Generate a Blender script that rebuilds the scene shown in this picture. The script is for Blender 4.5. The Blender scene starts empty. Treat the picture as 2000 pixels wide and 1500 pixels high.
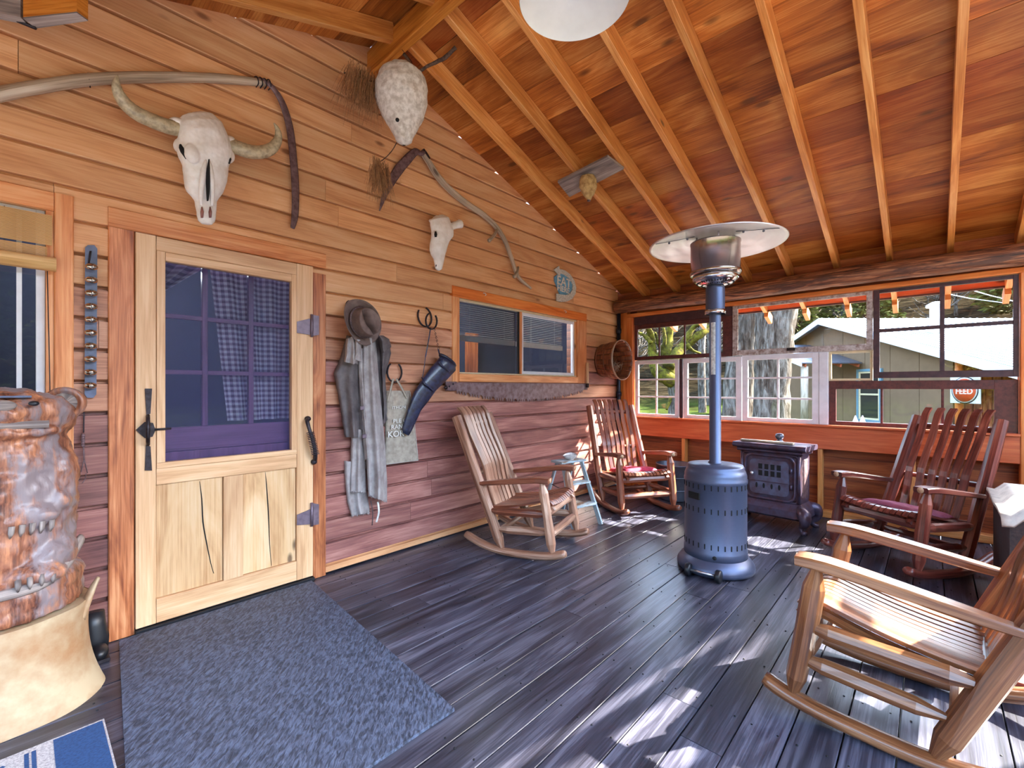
import bpy, math, random
from math import sin, cos, pi, radians as R_, sqrt, atan2
from mathutils import Vector, Matrix, noise
random.seed(7)
S = bpy.context.scene
col = S.collection
# ---------------------------------------------------------------- camera
CH = 1.25; HZ = 757.0; FP = 889.0
FW = Vector((.7355, .6776, 0)); RT = Vector((.6776, -.7355, 0))
cd = bpy.data.cameras.new('camera'); cam = bpy.data.objects.new('camera', cd); col.objects.link(cam)
cd.sensor_width = 36; cd.lens = 16.0; cd.shift_y = .0035; cd.clip_start = .02; cd.clip_end = 500
cam.location = (0, 0, CH); cam.rotation_euler = (pi/2, 0, atan2(FW.y, FW.x) - pi/2)
S.camera = cam
# ---------------------------------------------------------------- light
S.view_settings.view_transform = 'Standard'; S.view_settings.look = 'None'
S.view_settings.gamma = 1; S.view_settings.use_curve_mapping = False
S.view_settings.exposure = 1.84
W = bpy.data.worlds.new('world'); S.world = W; W.use_nodes = True
wn = W.node_tree; bgn = wn.nodes['Background']
sky = wn.nodes.new('ShaderNodeTexSky'); sky.sky_type = 'NISHITA'; sky.sun_disc = False
SUN = Vector((-1.10, 0.80, -1.0)).normalized()      # direction the light travels
sky.sun_elevation = math.asin(-SUN.z); sky.sun_rotation = atan2(-SUN.x, -SUN.y)
sky.air_density = 1.3; sky.dust_density = 1.5
wn.links.new(sky.outputs[0], bgn.inputs[0]); bgn.inputs[1].default_value = .82
sd = bpy.data.lights.new('sun', 'SUN'); so = bpy.data.objects.new('sun', sd); col.objects.link(so)
sd.energy = 21.0; sd.angle = R_(.6); sd.color = (1, .93, .82)
so.rotation_euler = SUN.to_track_quat('-Z', 'Y').to_euler(); so.location = (12, -8, 12)

# ---------------------------------------------------------------- unprojection on real planes
YA = 2.99; XB = 5.28
def ray(u, v):
    t = (u - 1000) / FP
    return Vector((FW.x + RT.x*t, FW.y + RT.y*t, (HZ - v) / FP))
def pa(u, v, off=0.0):
    d = ray(u, v); k = (YA - off) / d.y; return Vector((d.x*k, d.y*k, CH + d.z*k))
def pb(u, v, off=0.0):
    d = ray(u, v); k = (XB - off) / d.x; return Vector((d.x*k, d.y*k, CH + d.z*k))
def pf(u, v, z=0.0):
    d = ray(u, v); k = (z - CH) / d.z; return Vector((d.x*k, d.y*k, z))
def pd(u, v, z):
    d = ray(u, v); return Vector((d.x*z, d.y*z, CH + d.z*z))

# ---------------------------------------------------------------- materials
MATS = {}
def newmat(name):
    m = bpy.data.materials.new(name); m.use_nodes = True; MATS[name] = m
    nt = m.node_tree; return m, nt, nt.nodes['Principled BSDF']
def L(nt, a, b): nt.links.new(a, b)
def N(nt, typ, **kw):
    n = nt.nodes.new(typ)
    for k, v in kw.items(): setattr(n, k, v)
    return n
def ramp(nt, fac, stops):
    r = N(nt, 'ShaderNodeValToRGB'); L(nt, fac, r.inputs[0]); e = r.color_ramp.elements
    e[0].position, e[0].color = stops[0][0], (*stops[0][1], 1)
    e[1].position, e[1].color = stops[-1][0], (*stops[-1][1], 1)
    for p, c in stops[1:-1]:
        q = e.new(p); q.color = (*c, 1)
    return r.outputs[0]
def math_(nt, op, a, b=None, c=None):
    n = N(nt, 'ShaderNodeMath', operation=op)
    for i, x in enumerate((a, b, c)):
        if x is None: continue
        if hasattr(x, 'is_output'): L(nt, x, n.inputs[i])
        else: n.inputs[i].default_value = x
    return n.outputs[0]
def mixc(nt, fac, a, b, blend='MIX'):
    n = N(nt, 'ShaderNodeMix', data_type='RGBA', blend_type=blend)
    for i, x in ((0, fac), (6, a), (7, b)):
        if hasattr(x, 'is_output'): L(nt, x, n.inputs[i])
        elif isinstance(x, tuple): n.inputs[i].default_value = (*x, 1)
        else: n.inputs[i].default_value = x
    return n.outputs[2]
def vmul(nt, v, s, add=None):
    n = N(nt, 'ShaderNodeVectorMath', operation='MULTIPLY'); L(nt, v, n.inputs[0]); n.inputs[1].default_value = s
    return n.outputs[0]
def srgb(r, g, b):
    f = lambda c: (c/255/12.92) if c/255 <= .04045 else ((c/255+.055)/1.055)**2.4
    return (f(r), f(g), f(b))
def bump(nt, bs, h, strength, dist=.01):
    b = N(nt, 'ShaderNodeBump'); b.inputs['Strength'].default_value = strength; b.inputs['Distance'].default_value = dist
    L(nt, h, b.inputs['Height']); L(nt, b.outputs[0], bs.inputs['Normal'])
def noise_(nt, vec, scale, detail=3, rough=.55, dist=0):
    n = N(nt, 'ShaderNodeTexNoise'); n.inputs['Scale'].default_value = scale; n.inputs['Detail'].default_value = detail
    n.inputs['Roughness'].default_value = rough; n.inputs['Distortion'].default_value = dist
    if vec is not None: L(nt, vec, n.inputs['Vector'])
    return n.outputs[0]

def wood(name, c1, c2, c3, rough=.5, knots=.5, tone=.25, flame=1.0, coat=0.0, bmp=.25, objc=False, knotc=(.05, .018, .006), worn=None, wornamt=.5, hue=None, fs=9, con=.14, ks=1.0):
    """c1 dark grain, c2 body, c3 light grain. UV u runs along the grain in metres."""
    m, nt, bs = newmat(name)
    tc = N(nt, 'ShaderNodeTexCoord'); oi = N(nt, 'ShaderNodeObjectInfo')
    cmb = N(nt, 'ShaderNodeCombineXYZ')
    L(nt, math_(nt, 'MULTIPLY', oi.outputs['Random'], 31.7), cmb.inputs[0]); L(nt, math_(nt, 'MULTIPLY', oi.outputs['Random'], 17.3), cmb.inputs[1]); L(nt, math_(nt, 'MULTIPLY', oi.outputs['Random'], 7.9), cmb.inputs[2])
    ad = N(nt, 'ShaderNodeVectorMath', operation='ADD')
    if objc:
        sw = N(nt, 'ShaderNodeMapping'); sw.inputs['Rotation'].default_value = (0, R_(90), 0); L(nt, tc.outputs['Object'], sw.inputs[0]); L(nt, sw.outputs[0], ad.inputs[0])
    else: L(nt, tc.outputs['UV'], ad.inputs[0])
    L(nt, cmb.outputs[0], ad.inputs[1]); P = ad.outputs[0]
    fl = noise_(nt, vmul(nt, P, (1.1, fs, fs)), 1.0*flame, 4, .55, 1.6)
    gr = noise_(nt, vmul(nt, P, (3.0, 120, 120)), 1.0, 3, .6, .3)
    big = noise_(nt, vmul(nt, P, (.5, 2.2, 2.2)), 1.0, 2)
    mixv = math_(nt, 'ADD', math_(nt, 'MULTIPLY', fl, .62), math_(nt, 'MULTIPLY', gr, .38))
    c = ramp(nt, mixv, [(.5-con, c1), (.50, c2), (.5+con, c3)])
    # board tone
    tf = math_(nt, 'ADD', math_(nt, 'MULTIPLY', math_(nt, 'FRACT', math_(nt, 'MULTIPLY', oi.outputs['Random'], 57.3)), 2*tone), 1-tone)
    tv = math_(nt, 'MULTIPLY', tf, math_(nt, 'ADD', math_(nt, 'MULTIPLY', big, .5), .75))
    cx = N(nt, 'ShaderNodeCombineXYZ')
    for i in range(3): L(nt, tv, cx.inputs[i])
    c = mixc(nt, 1.0, c, cx.outputs[0], 'MULTIPLY')
    if hue:
        hf = math_(nt, 'FRACT', math_(nt, 'MULTIPLY', oi.outputs['Random'], 113.1))
        hf = math_(nt, 'MULTIPLY', math_(nt, 'GREATER_THAN', hf, hue[1]), math_(nt, 'MULTIPLY', big, 1.4))
        c = mixc(nt, hf, c, hue[0], 'MULTIPLY')
    if worn:
        wf = noise_(nt, vmul(nt, P, (2.5, 9, 9)), 1.0, 5, .65)
        wf = ramp(nt, wf, [(.5-.12*wornamt*2+.08, (0, 0, 0)), (.62-.1*wornamt, (1, 1, 1))])
        c = mixc(nt, wf, c, worn)
    if knots > 0:
        v = N(nt, 'ShaderNodeTexVoronoi'); L(nt, vmul(nt, P, (2.3, 5.5, 5.5)), v.inputs['Vector']); v.inputs['Scale'].default_value = 1
        kf = ramp(nt, v.outputs['Distance'], [(.05*ks, (1, 1, 1)), (.11*ks, (0, 0, 0))])
        sel = N(nt, 'ShaderNodeSeparateColor'); L(nt, v.outputs['Color'], sel.inputs[0])
        kf = math_(nt, 'MULTIPLY', kf, math_(nt, 'LESS_THAN', sel.outputs[0], knots))
        c = mixc(nt, math_(nt, 'MULTIPLY', kf, .8), c, knotc)
    L(nt, c, bs.inputs['Base Color']); bs.inputs['Roughness'].default_value = rough
    bs.inputs['Coat Weight'].default_value = coat; bs.inputs['Coat Roughness'].default_value = .25
    bump(nt, bs, mixv, bmp, .004)
    return m

def flat(name, c, rough=.6, metal=0, var=.12, scale=18, bmp=.1, coat=0, c2=None, obj=True, detail=4):
    m, nt, bs = newmat(name)
    tc = N(nt, 'ShaderNodeTexCoord'); n = noise_(nt, tc.outputs['Object'], scale, detail, .6)
    d = c2 if c2 else tuple(x*(1-2.2*var) for x in c)
    L(nt, ramp(nt, n, [(.35, d), (.62, c)]), bs.inputs['Base Color'])
    bs.inputs['Roughness'].default_value = rough; bs.inputs['Metallic'].default_value = metal
    bs.inputs['Coat Weight'].default_value = coat
    if bmp: bump(nt, bs, n, bmp, .004)
    return m

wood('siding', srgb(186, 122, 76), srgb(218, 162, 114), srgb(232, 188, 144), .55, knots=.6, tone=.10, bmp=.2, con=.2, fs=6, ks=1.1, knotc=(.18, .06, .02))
wood('siding_low_shade', srgb(98, 56, 54), srgb(144, 92, 84), srgb(184, 134, 120), .38, knots=.45, tone=.2, bmp=.3, con=.18, fs=7, knotc=(.06, .02, .02))  # lower boards: cooler, dimmer light put into the wood colour
wood('siding_mid_shade', srgb(142, 88, 66), srgb(190, 132, 100), srgb(214, 164, 132), .48, knots=.5, tone=.15, bmp=.25, con=.19, fs=6, ks=1.1, knotc=(.12, .04, .02))  # halfway step of the same light change, mixed into the colour
wood('siding_in', srgb(96, 44, 22), srgb(150, 78, 38), srgb(182, 108, 58), .5, .4, .2)
wood('roofplank', srgb(118, 56, 18), srgb(182, 106, 40), srgb(224, 160, 86), .45, knots=.8, tone=.24, flame=.9, bmp=.12, fs=4.2, con=.17, ks=1.45, hue=((.5, .3, .22), .66), knotc=(.10, .03, .006))
wood('rafter', srgb(176, 104, 44), srgb(208, 138, 70), srgb(228, 170, 104), .4, .2, .1, coat=.3)
wood('ridge', srgb(160, 86, 20), srgb(208, 130, 46), srgb(226, 158, 74), .5, .3, .1)
wood('orangetrim', srgb(190, 92, 34), srgb(218, 120, 52), srgb(234, 150, 80), .45, .3, .08, coat=.2)
wood('apron', srgb(182, 76, 34), srgb(206, 98, 52), srgb(220, 120, 70), .45, .3, .06, coat=.2)
wood('casing', srgb(196, 112, 58), srgb(224, 148, 92), srgb(236, 176, 124), .45, .35, .1, flame=1.3, bmp=.35)
wood('casing_red', srgb(122, 58, 30), srgb(186, 110, 64), srgb(220, 152, 104), .42, .35, .1, flame=1.2, bmp=.35)
wood('doorwood', srgb(194, 146, 102), srgb(216, 172, 128), srgb(228, 192, 150), .45, .15, .06, bmp=.15)
wood('doorpanel', srgb(168, 114, 64), srgb(218, 176, 128), srgb(232, 204, 164), .45, .35, .05, flame=.9, bmp=.15, fs=5, con=.2)
wood('purple', srgb(84, 52, 88), srgb(112, 72, 114), srgb(124, 84, 126), .35, 0, .05)
wood('deck', srgb(24, 24, 32), srgb(52, 52, 64), srgb(92, 92, 106), .33, .1, .25, flame=1.0, bmp=.4, knotc=(.01, .01, .01))
wood('chair_pale', srgb(104, 62, 44), srgb(164, 116, 90), srgb(208, 170, 144), .38, .3, .15, coat=.25, bmp=.3)
wood('chair_rust', srgb(78, 34, 22), srgb(134, 72, 48), srgb(182, 118, 88), .34, .3, .15, coat=.3, bmp=.3)
wood('chair_red', srgb(58, 22, 20), srgb(108, 48, 38), srgb(150, 84, 66), .3, .3, .15, coat=.4, bmp=.3)
wood('chair_honey', srgb(74, 40, 22), srgb(124, 76, 44), srgb(168, 118, 78), .3, .3, .12, coat=.5, bmp=.3)
wood('chair_cut', srgb(150, 110, 78), srgb(190, 150, 116), srgb(214, 182, 150), .5, 0, .05)
wood('logbark', srgb(48, 26, 18), srgb(122, 72, 46), srgb(176, 120, 84), .5, .3, .1, flame=3.0, coat=.1, bmp=1.0, con=.11, fs=14, worn=srgb(84, 50, 38), wornamt=.2)
wood('snath', srgb(132, 112, 92), srgb(180, 160, 138), srgb(210, 194, 174), .6, .2, .08)
wood('greywood', srgb(92, 84, 84), srgb(138, 126, 120), srgb(176, 164, 156), .7, .3, .12, bmp=.5)
wood('bluewood', srgb(124, 146, 158), srgb(164, 184, 192), srgb(202, 212, 214), .6, 0, .08, bmp=.3, worn=srgb(120, 92, 70), wornamt=.2)
wood('bear', srgb(70, 36, 28), srgb(136, 84, 60), srgb(184, 124, 88), .42, .3, .05, flame=1.6, objc=True, bmp=1.0, worn=srgb(132, 118, 120), wornamt=.45, coat=.15)
wood('stump', srgb(190, 134, 78), srgb(222, 186, 132), srgb(234, 214, 178), .6, .2, .05, flame=.7, objc=True, bmp=.3)
wood('bamboo', srgb(180, 130, 74), srgb(214, 168, 106), srgb(232, 194, 138), .5, 0, .15)
wood('basket', srgb(72, 36, 20), srgb(124, 70, 42), srgb(160, 100, 64), .45, .1, .15)
wood('bench', srgb(84, 36, 26), srgb(128, 60, 44), srgb(152, 82, 62), .5, .2, .1)
flat('white_paint', srgb(228, 224, 228), .5, var=.06, scale=9, bmp=.15)
flat('white_peel', srgb(196, 186, 182), .65, scale=26, c2=srgb(132, 108, 98), bmp=.4)
flat('cream_paint', srgb(214, 196, 158), .5, var=.06)
flat('maroon', srgb(98, 48, 46), .4, scale=30, c2=srgb(70, 34, 36), bmp=.2)
flat('maroon_dark', srgb(74, 46, 52), .45, scale=22, c2=srgb(54, 34, 42), bmp=.3)
flat('vinyl', srgb(222, 224, 230), .35, var=.03)
flat('blind', srgb(210, 208, 200), .5, var=.03)
flat('bone', srgb(246, 243, 240), .5, scale=14, c2=srgb(226, 220, 212), bmp=.35)
flat('horn', srgb(196, 182, 150), .4, scale=40, c2=srgb(150, 136, 110), bmp=.4)
flat('iron', srgb(62, 56, 62), .45, .6, scale=40, c2=srgb(42, 34, 36), bmp=.3)
flat('rustiron', srgb(122, 98, 102), .5, .2, scale=30, c2=srgb(84, 60, 62), bmp=.35)
flat('sawsteel', srgb(142, 122, 126), .5, .5, scale=20, c2=srgb(112, 84, 80), bmp=.2)
flat('hinge', srgb(128, 112, 124), .45, .6, scale=40, bmp=.2)
flat('heater', srgb(84, 92, 116), .38, .5, var=.02, scale=60, bmp=.02)
flat('slot', (.004, .004, .005), .8, var=0)
flat('black', srgb(22, 24, 30), .4, var=.1)
flat('stove', srgb(86, 80, 102), .34, .4, scale=14, c2=srgb(82, 56, 62), bmp=.3)
flat('stovedoor', srgb(104, 110, 136), .38, .4, scale=10, c2=srgb(92, 76, 88), bmp=.3)
flat('nest', srgb(232, 228, 220), .85, scale=34, c2=srgb(190, 182, 170), bmp=1)
flat('nest_tan', srgb(206, 176, 120), .85, scale=30, c2=srgb(160, 126, 78), bmp=.9)
flat('needle', srgb(186, 140, 96), .7, scale=40, c2=srgb(128, 92, 64), bmp=0)
flat('twig', srgb(104, 84, 72), .8, scale=40, c2=srgb(66, 54, 50), bmp=.6)
flat('felt', srgb(120, 98, 90), .75, scale=14, c2=srgb(92, 72, 66), bmp=.2)
flat('feltband', srgb(104, 84, 84), .7, scale=90, c2=srgb(64, 48, 50), bmp=.6)
flat('coat', srgb(106, 98, 98), .75, scale=12, c2=srgb(80, 72, 74), bmp=.2)
flat('coat_light', srgb(172, 164, 162), .75, scale=12, c2=srgb(140, 130, 128), bmp=.25)
flat('leather', srgb(44, 52, 84), .38, scale=24, c2=srgb(30, 26, 36), bmp=.25, coat=.2)
flat('strap', srgb(98, 108, 136), .45, scale=24, bmp=.15)
flat('canvas', srgb(176, 164, 148), .85, scale=30, c2=srgb(150, 138, 124), bmp=.3)
flat('ink', srgb(226, 222, 214), .8, var=.1)
flat('signblue', srgb(112, 170, 206), .5, scale=30, c2=srgb(96, 150, 186), bmp=.05)
flat('signwhite', srgb(214, 214, 208), .5, scale=60, c2=srgb(170, 168, 160), bmp=.1)
flat('signred', srgb(200, 76, 34), .5, var=.05)
flat('pink', srgb(206, 52, 84), .8, scale=20, c2=srgb(168, 36, 64), bmp=.2)
flat('pinkdull', srgb(158, 84, 104), .85, scale=20, c2=srgb(134, 66, 86), bmp=.2)
flat('enamel', srgb(232, 234, 228), .25, var=.02, bmp=0)
flat('tub', srgb(112, 116, 128), .4, .7, scale=12, bmp=.1)
flat('shell', srgb(222, 216, 212), .4, scale=30, c2=srgb(176, 168, 166), bmp=.5)
flat('wicker', srgb(58, 44, 42), .6, scale=60, c2=srgb(36, 28, 30), bmp=.5)
flat('throw', srgb(222, 220, 208), .9, scale=20, bmp=.3)
flat('pipe', srgb(34, 40, 58), .35, .3, var=.05)
flat('rawhide', srgb(184, 164, 132), .6, scale=6, c2=srgb(158, 116, 78), bmp=.25, detail=7)
flat('rope', srgb(60, 50, 58), .7, scale=80, bmp=.5)
def metal(name, c, rough, aniso=False):
    m, nt, bs = newmat(name); bs.inputs['Base Color'].default_value = (*c, 1); bs.inputs['Metallic'].default_value = 1; bs.inputs['Roughness'].default_value = rough
    tc = N(nt, 'ShaderNodeTexCoord'); n = noise_(nt, vmul(nt, tc.outputs['Object'], (8, 8, 160)), 1, 2)
    L(nt, ramp(nt, n, [(.3, (rough*.7,)*3), (.7, (rough*1.3,)*3)]), bs.inputs['Roughness']); return m
metal('steel', (.62, .62, .64), .16); metal('steel_dish', (.8, .8, .82), .42); metal('bell', (.56, .5, .42), .2)
metal('heated', (.42, .36, .34), .2)
def glass(name, tint=(1, 1, 1), rough=.0):
    m, nt, bs = newmat(name); nt.nodes.remove(bs)
    out = nt.nodes['Material Output']; tr = N(nt, 'ShaderNodeBsdfTransparent'); tr.inputs[0].default_value = (*tint, 1)
    gl = N(nt, 'ShaderNodeBsdfGlossy'); gl.inputs['Roughness'].default_value = rough
    lw = N(nt, 'ShaderNodeLayerWeight'); lw.inputs[0].default_value = .5
    fr = math_(nt, 'ADD', math_(nt, 'MULTIPLY', math_(nt, 'POWER', lw.outputs['Facing'], 5.0), .96), .035)
    tc = N(nt, 'ShaderNodeTexCoord'); n = noise_(nt, tc.outputs['Object'], 3.0, 2)
    b = N(nt, 'ShaderNodeBump'); b.inputs['Strength'].default_value = .06; b.inputs['Distance'].default_value = .02; L(nt, n, b.inputs['Height']); L(nt, b.outputs[0], gl.inputs['Normal'])
    mx = N(nt, 'ShaderNodeMixShader'); L(nt, fr, mx.inputs[0]); L(nt, tr.outputs[0], mx.inputs[1]); L(nt, gl.outputs[0], mx.inputs[2]); L(nt, mx.outputs[0], out.inputs[0])
    return m
glass('glass', (.97, .98, .98)); glass('glass_dark', (.9, .92, .95))
# insect screen: fine see-through weave
m, nt, bs = newmat('screen'); out = nt.nodes['Material Output']
tr = N(nt, 'ShaderNodeBsdfTransparent'); bs.inputs['Base Color'].default_value = (*srgb(44, 48, 104), 1); bs.inputs['Roughness'].default_value = .5
mx = N(nt, 'ShaderNodeMixShader'); mx.inputs[0].default_value = .22; L(nt, tr.outputs[0], mx.inputs[1]); L(nt, bs.outputs[0], mx.inputs[2]); L(nt, mx.outputs[0], out.inputs[0])
m, nt, bs = newmat('screen_grey'); out = nt.nodes['Material Output']
tr = N(nt, 'ShaderNodeBsdfTransparent'); bs.inputs['Base Color'].default_value = (*srgb(70, 74, 82), 1)
mx = N(nt, 'ShaderNodeMixShader'); mx.inputs[0].default_value = .25; L(nt, tr.outputs[0], mx.inputs[1]); L(nt, bs.outputs[0], mx.inputs[2]); L(nt, mx.outputs[0], out.inputs[0])
# gingham cloth
m, nt, bs = newmat('gingham'); tc = N(nt, 'ShaderNodeTexCoord'); sp = N(nt, 'ShaderNodeSeparateXYZ'); L(nt, tc.outputs['UV'], sp.inputs[0])
a = math_(nt, 'GREATER_THAN', math_(nt, 'FRACT', math_(nt, 'MULTIPLY', sp.outputs[0], 32)), .5); b = math_(nt, 'GREATER_THAN', math_(nt, 'FRACT', math_(nt, 'MULTIPLY', sp.outputs[1], 32)), .5)
L(nt, ramp(nt, math_(nt, 'MULTIPLY', math_(nt, 'ADD', a, b), .5), [(0, srgb(232, 226, 232)), (.5, srgb(176, 160, 180)), (1, srgb(92, 74, 110))]), bs.inputs['Base Color']); bs.inputs['Roughness'].default_value = .9
# ribbed door mat
m, nt, bs = newmat('mat'); tc = N(nt, 'ShaderNodeTexCoord')
mp = N(nt, 'ShaderNodeMapping'); mp.inputs['Rotation'].default_value = (0, 0, R_(43)); L(nt, tc.outputs['Object'], mp.inputs[0])
n1 = noise_(nt, vmul(nt, mp.outputs[0], (95, 30, 60)), 1, 2, .5, .6)
L(nt, ramp(nt, n1, [(.36, srgb(42, 47, 60)), (.66, srgb(84, 94, 116))]), bs.inputs['Base Color']); bs.inputs['Roughness'].default_value = .6; bump(nt, bs, n1, .9, .006)
# outdoor materials
flat('grass', srgb(104, 128, 52), .9, scale=1.2, c2=srgb(86, 84, 44), bmp=.4, detail=8)
flat('hill', srgb(92, 84, 62), .95, scale=.5, c2=srgb(40, 40, 30), bmp=.6, detail=10)
flat('moss', srgb(94, 88, 26), .9, scale=7, c2=srgb(46, 38, 20), bmp=.8)
flat('leaf', srgb(70, 90, 28), .8, scale=2, c2=srgb(30, 42, 14), bmp=0)
flat('leaf_pale', srgb(96, 98, 42), .8, scale=2, c2=srgb(52, 50, 28), bmp=0)
flat('housewall', srgb(120, 96, 74), .7, scale=3, var=.05, bmp=.05)
flat('roofmetal', srgb(150, 156, 164), .35, .25, var=.04, scale=3, bmp=.02)
flat('bluetrim', srgb(96, 132, 146), .5, var=.05)
flat('eavewood', srgb(190, 92, 58), .6, var=.1)
m, nt, bs = newmat('bark'); tc = N(nt, 'ShaderNodeTexCoord'); n1 = noise_(nt, vmul(nt, tc.outputs['Object'], (9, 9, 2.2)), 1, 6, .65, .6)
L(nt, ramp(nt, n1, [(.36, srgb(44, 38, 32)), (.5, srgb(84, 76, 68)), (.64, srgb(120, 114, 106))]), bs.inputs['Base Color']); bs.inputs['Roughness'].default_value = .9; bump(nt, bs, n1, 1, .06)

for k_ in ('leaf', 'leaf_pale', 'moss', 'bark', 'twig', 'housewall'): MATS[k_].node_tree.nodes['Principled BSDF'].inputs['Specular IOR Level'].default_value = .05
# ---------------------------------------------------------------- mesh builder
class MB:
    def __init__(s): s.v = []; s.f = []; s.uv = []; s.sm = []
    def add(s, vs, fs, uvs, smooth=False):
        o = len(s.v); s.v += [Vector(p) for p in vs]
        for f, u in zip(fs, uvs): s.f.append([i+o for i in f]); s.uv.append(u); s.sm.append(smooth)
    def prism(s, prof, p0, p1, up=(0, 0, 1), cap=True, smooth=False, tw=0):
        """extrude 2-D profile (x along side, y along up) from p0 to p1"""
        p0 = Vector(p0); p1 = Vector(p1); d = (p1-p0); ln = d.length; d.normalize()
        up = Vector(up); sd_ = d.cross(up).normalized(); up = sd_.cross(d).normalized()
        n = len(prof); vs = [p0+sd_*a+up*b for a, b in prof] + [p1+sd_*a+up*b for a, b in prof]
        per = [0]
        for i in range(n):
            a = prof[i]; b = prof[(i+1) % n]; per.append(per[-1]+sqrt((a[0]-b[0])**2+(a[1]-b[1])**2))
        fs = []; uv = []
        for i in range(n):
            j = (i+1) % n; fs.append((i, j, n+j, n+i)); uv.append([(0, per[i]), (0, per[i+1]), (ln, per[i+1]), (ln, per[i])])
        if cap:
            fs.append(tuple(range(n-1, -1, -1))); uv.append([(prof[i][0]*.3, prof[i][1]) for i in range(n-1, -1, -1)])
            fs.append(tuple(range(n, 2*n))); uv.append([(prof[i][0]*.3+5, prof[i][1]) for i in range(n)])
        s.add(vs, fs, uv, smooth); return s
    def bar(s, p0, p1, w, h, up=(0, 0, 1), c=.0):
        a, b = w/2, h/2
        pr = [(-a, -b), (a, -b), (a, b), (-a, b)] if not c else [(-a+c, -b), (a-c, -b), (a, -b+c), (a, b-c), (a-c, b), (-a+c, b), (-a, b-c), (-a, -b+c)]
        return s.prism(pr, p0, p1, up)
    def box(s, a, b, c=0.0):
        a = Vector(a); b = Vector(b); lo = Vector([min(a[i], b[i]) for i in range(3)]); hi = Vector([max(a[i], b[i]) for i in range(3)])
        ce = (lo+hi)/2; sz = hi-lo; k = max(range(3), key=lambda i: sz[i])
        e = Vector((0, 0, 0)); e[k] = sz[k]/2
        up = Vector((0, 0, 1)) if k != 2 else Vector((0, 1, 0))
        if k == 0: w, h = sz.y, sz.z
        elif k == 1: w, h = sz.x, sz.z
        else: w, h = sz.x, sz.y
        return s.bar(ce-e, ce+e, w, h, up, c)
    def tube(s, pts, rad, n=10, cap=True, smooth=True, up=None, sq=1.0, jit=0.0):
        pts = [Vector(p) for p in pts]; m = len(pts)
        if not isinstance(rad, list): rad = [rad]*m
        tg = [((pts[min(i+1, m-1)]-pts[max(i-1, 0)]).normalized()) for i in range(m)]
        nrm = Vector(up) if up else (Vector((0, 0, 1)) if abs(tg[0].z) < .9 else Vector((1, 0, 0)))
        vs = []; ln = 0; us = []
        for i in range(m):
            nrm = (nrm - tg[i]*nrm.dot(tg[i])).normalized(); b = tg[i].cross(nrm)
            if i: ln += (pts[i]-pts[i-1]).length
            us.append(ln); r = rad[i]
            rr = r if isinstance(r, (tuple, list)) else (r, r*sq)
            for k in range(n):
                a = 2*pi*k/n; j = 1+jit*random.uniform(-1, 1)
                vs.append(pts[i] + nrm*rr[1]*sin(a)*j + b*rr[0]*cos(a)*j)
        fs = []; uv = []; ra = max([(r[0] if isinstance(r, (tuple, list)) else r) for r in rad])
        for i in range(m-1):
            for k in range(n):
                k2 = (k+1) % n; fs.append((i*n+k, i*n+k2, (i+1)*n+k2, (i+1)*n+k))
                c0 = 2*pi*ra*k/n; c1 = 2*pi*ra*(k+1)/n
                uv.append([(us[i], c0), (us[i], c1), (us[i+1], c1), (us[i+1], c0)])
        if cap:
            fs.append(tuple(range(n-1, -1, -1))); uv.append([(0, .02*k) for k in range(n)])
            fs.append(tuple(range((m-1)*n, m*n))); uv.append([(0, .02*k) for k in range(n)])
        s.add(vs, fs, uv, smooth); return s
    def lathe(s, prof, c=(0, 0, 0), n=32, M=None, smooth=True):
        c = Vector(c); vs = []; m = len(prof)
        for r, z in prof:
            for k in range(n):
                a = 2*pi*k/n; p = Vector((r*cos(a), r*sin(a), z))
                if M: p = M @ p
                vs.append(c+p)
        fs = []; uv = []; ln = 0
        for i in range(m-1):
            l2 = ln+sqrt((prof[i+1][0]-prof[i][0])**2+(prof[i+1][1]-prof[i][1])**2)
            for k in range(n):
                k2 = (k+1) % n; fs.append((i*n+k, i*n+k2, (i+1)*n+k2, (i+1)*n+k))
                r = max(p[0] for p in prof); a, b = 2*pi*r*k/n, 2*pi*r*(k+1)/n
                uv.append([(ln, a), (ln, b), (l2, b), (l2, a)])
            ln = l2
        s.add(vs, fs, uv, smooth); return s
    def grid(s, fn, nu, nv, smooth=True, uvs=(1, 1)):
        vs = [fn(i/nu, j/nv) for j in range(nv+1) for i in range(nu+1)]
        fs = []; uv = []
        for j in range(nv):
            for i in range(nu):
                a = j*(nu+1)+i; fs.append((a, a+1, a+nu+2, a+nu+1))
                uv.append([(x/nu*uvs[0], y/nv*uvs[1]) for x, y in ((i, j), (i+1, j), (i+1, j+1), (i, j+1))])
        s.add(vs, fs, uv, smooth); return s
    def ext(s, pts, vec):
        """extrude planar polygon (3-D points) by vec"""
        pts = [Vector(p) for p in pts]; vec = Vector(vec); n = len(pts)
        nn = vec.normalized(); ax = (pts[1]-pts[0]).normalized(); ay = nn.cross(ax)
        f2 = lambda p: (p.dot(ax), p.dot(ay))
        vs = pts+[p+vec for p in pts]
        fs = [tuple(range(n)), tuple(range(2*n-1, n-1, -1))]; uv = [[f2(p) for p in pts], [f2(p) for p in reversed(pts)]]
        for i in range(n):
            j = (i+1) % n; fs.append((i, n+i, n+j, j)); l = (pts[j]-pts[i]).length; uv.append([(0, 0), (0, vec.length), (l, vec.length), (l, 0)])
        s.add(vs, fs, uv); return s
    def sphere(s, c, r, n=16, m=10, M=None):
        if not isinstance(r, (tuple, list)): r = (r, r, r)
        c = Vector(c); prof = []
        def fn(u, v):
            a = 2*pi*u; b = pi*(v-.5); p = Vector((r[0]*cos(a)*cos(b), r[1]*sin(a)*cos(b), r[2]*sin(b)))
            return c+(M @ p if M else p)
        return s.grid(fn, n, m)
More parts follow.
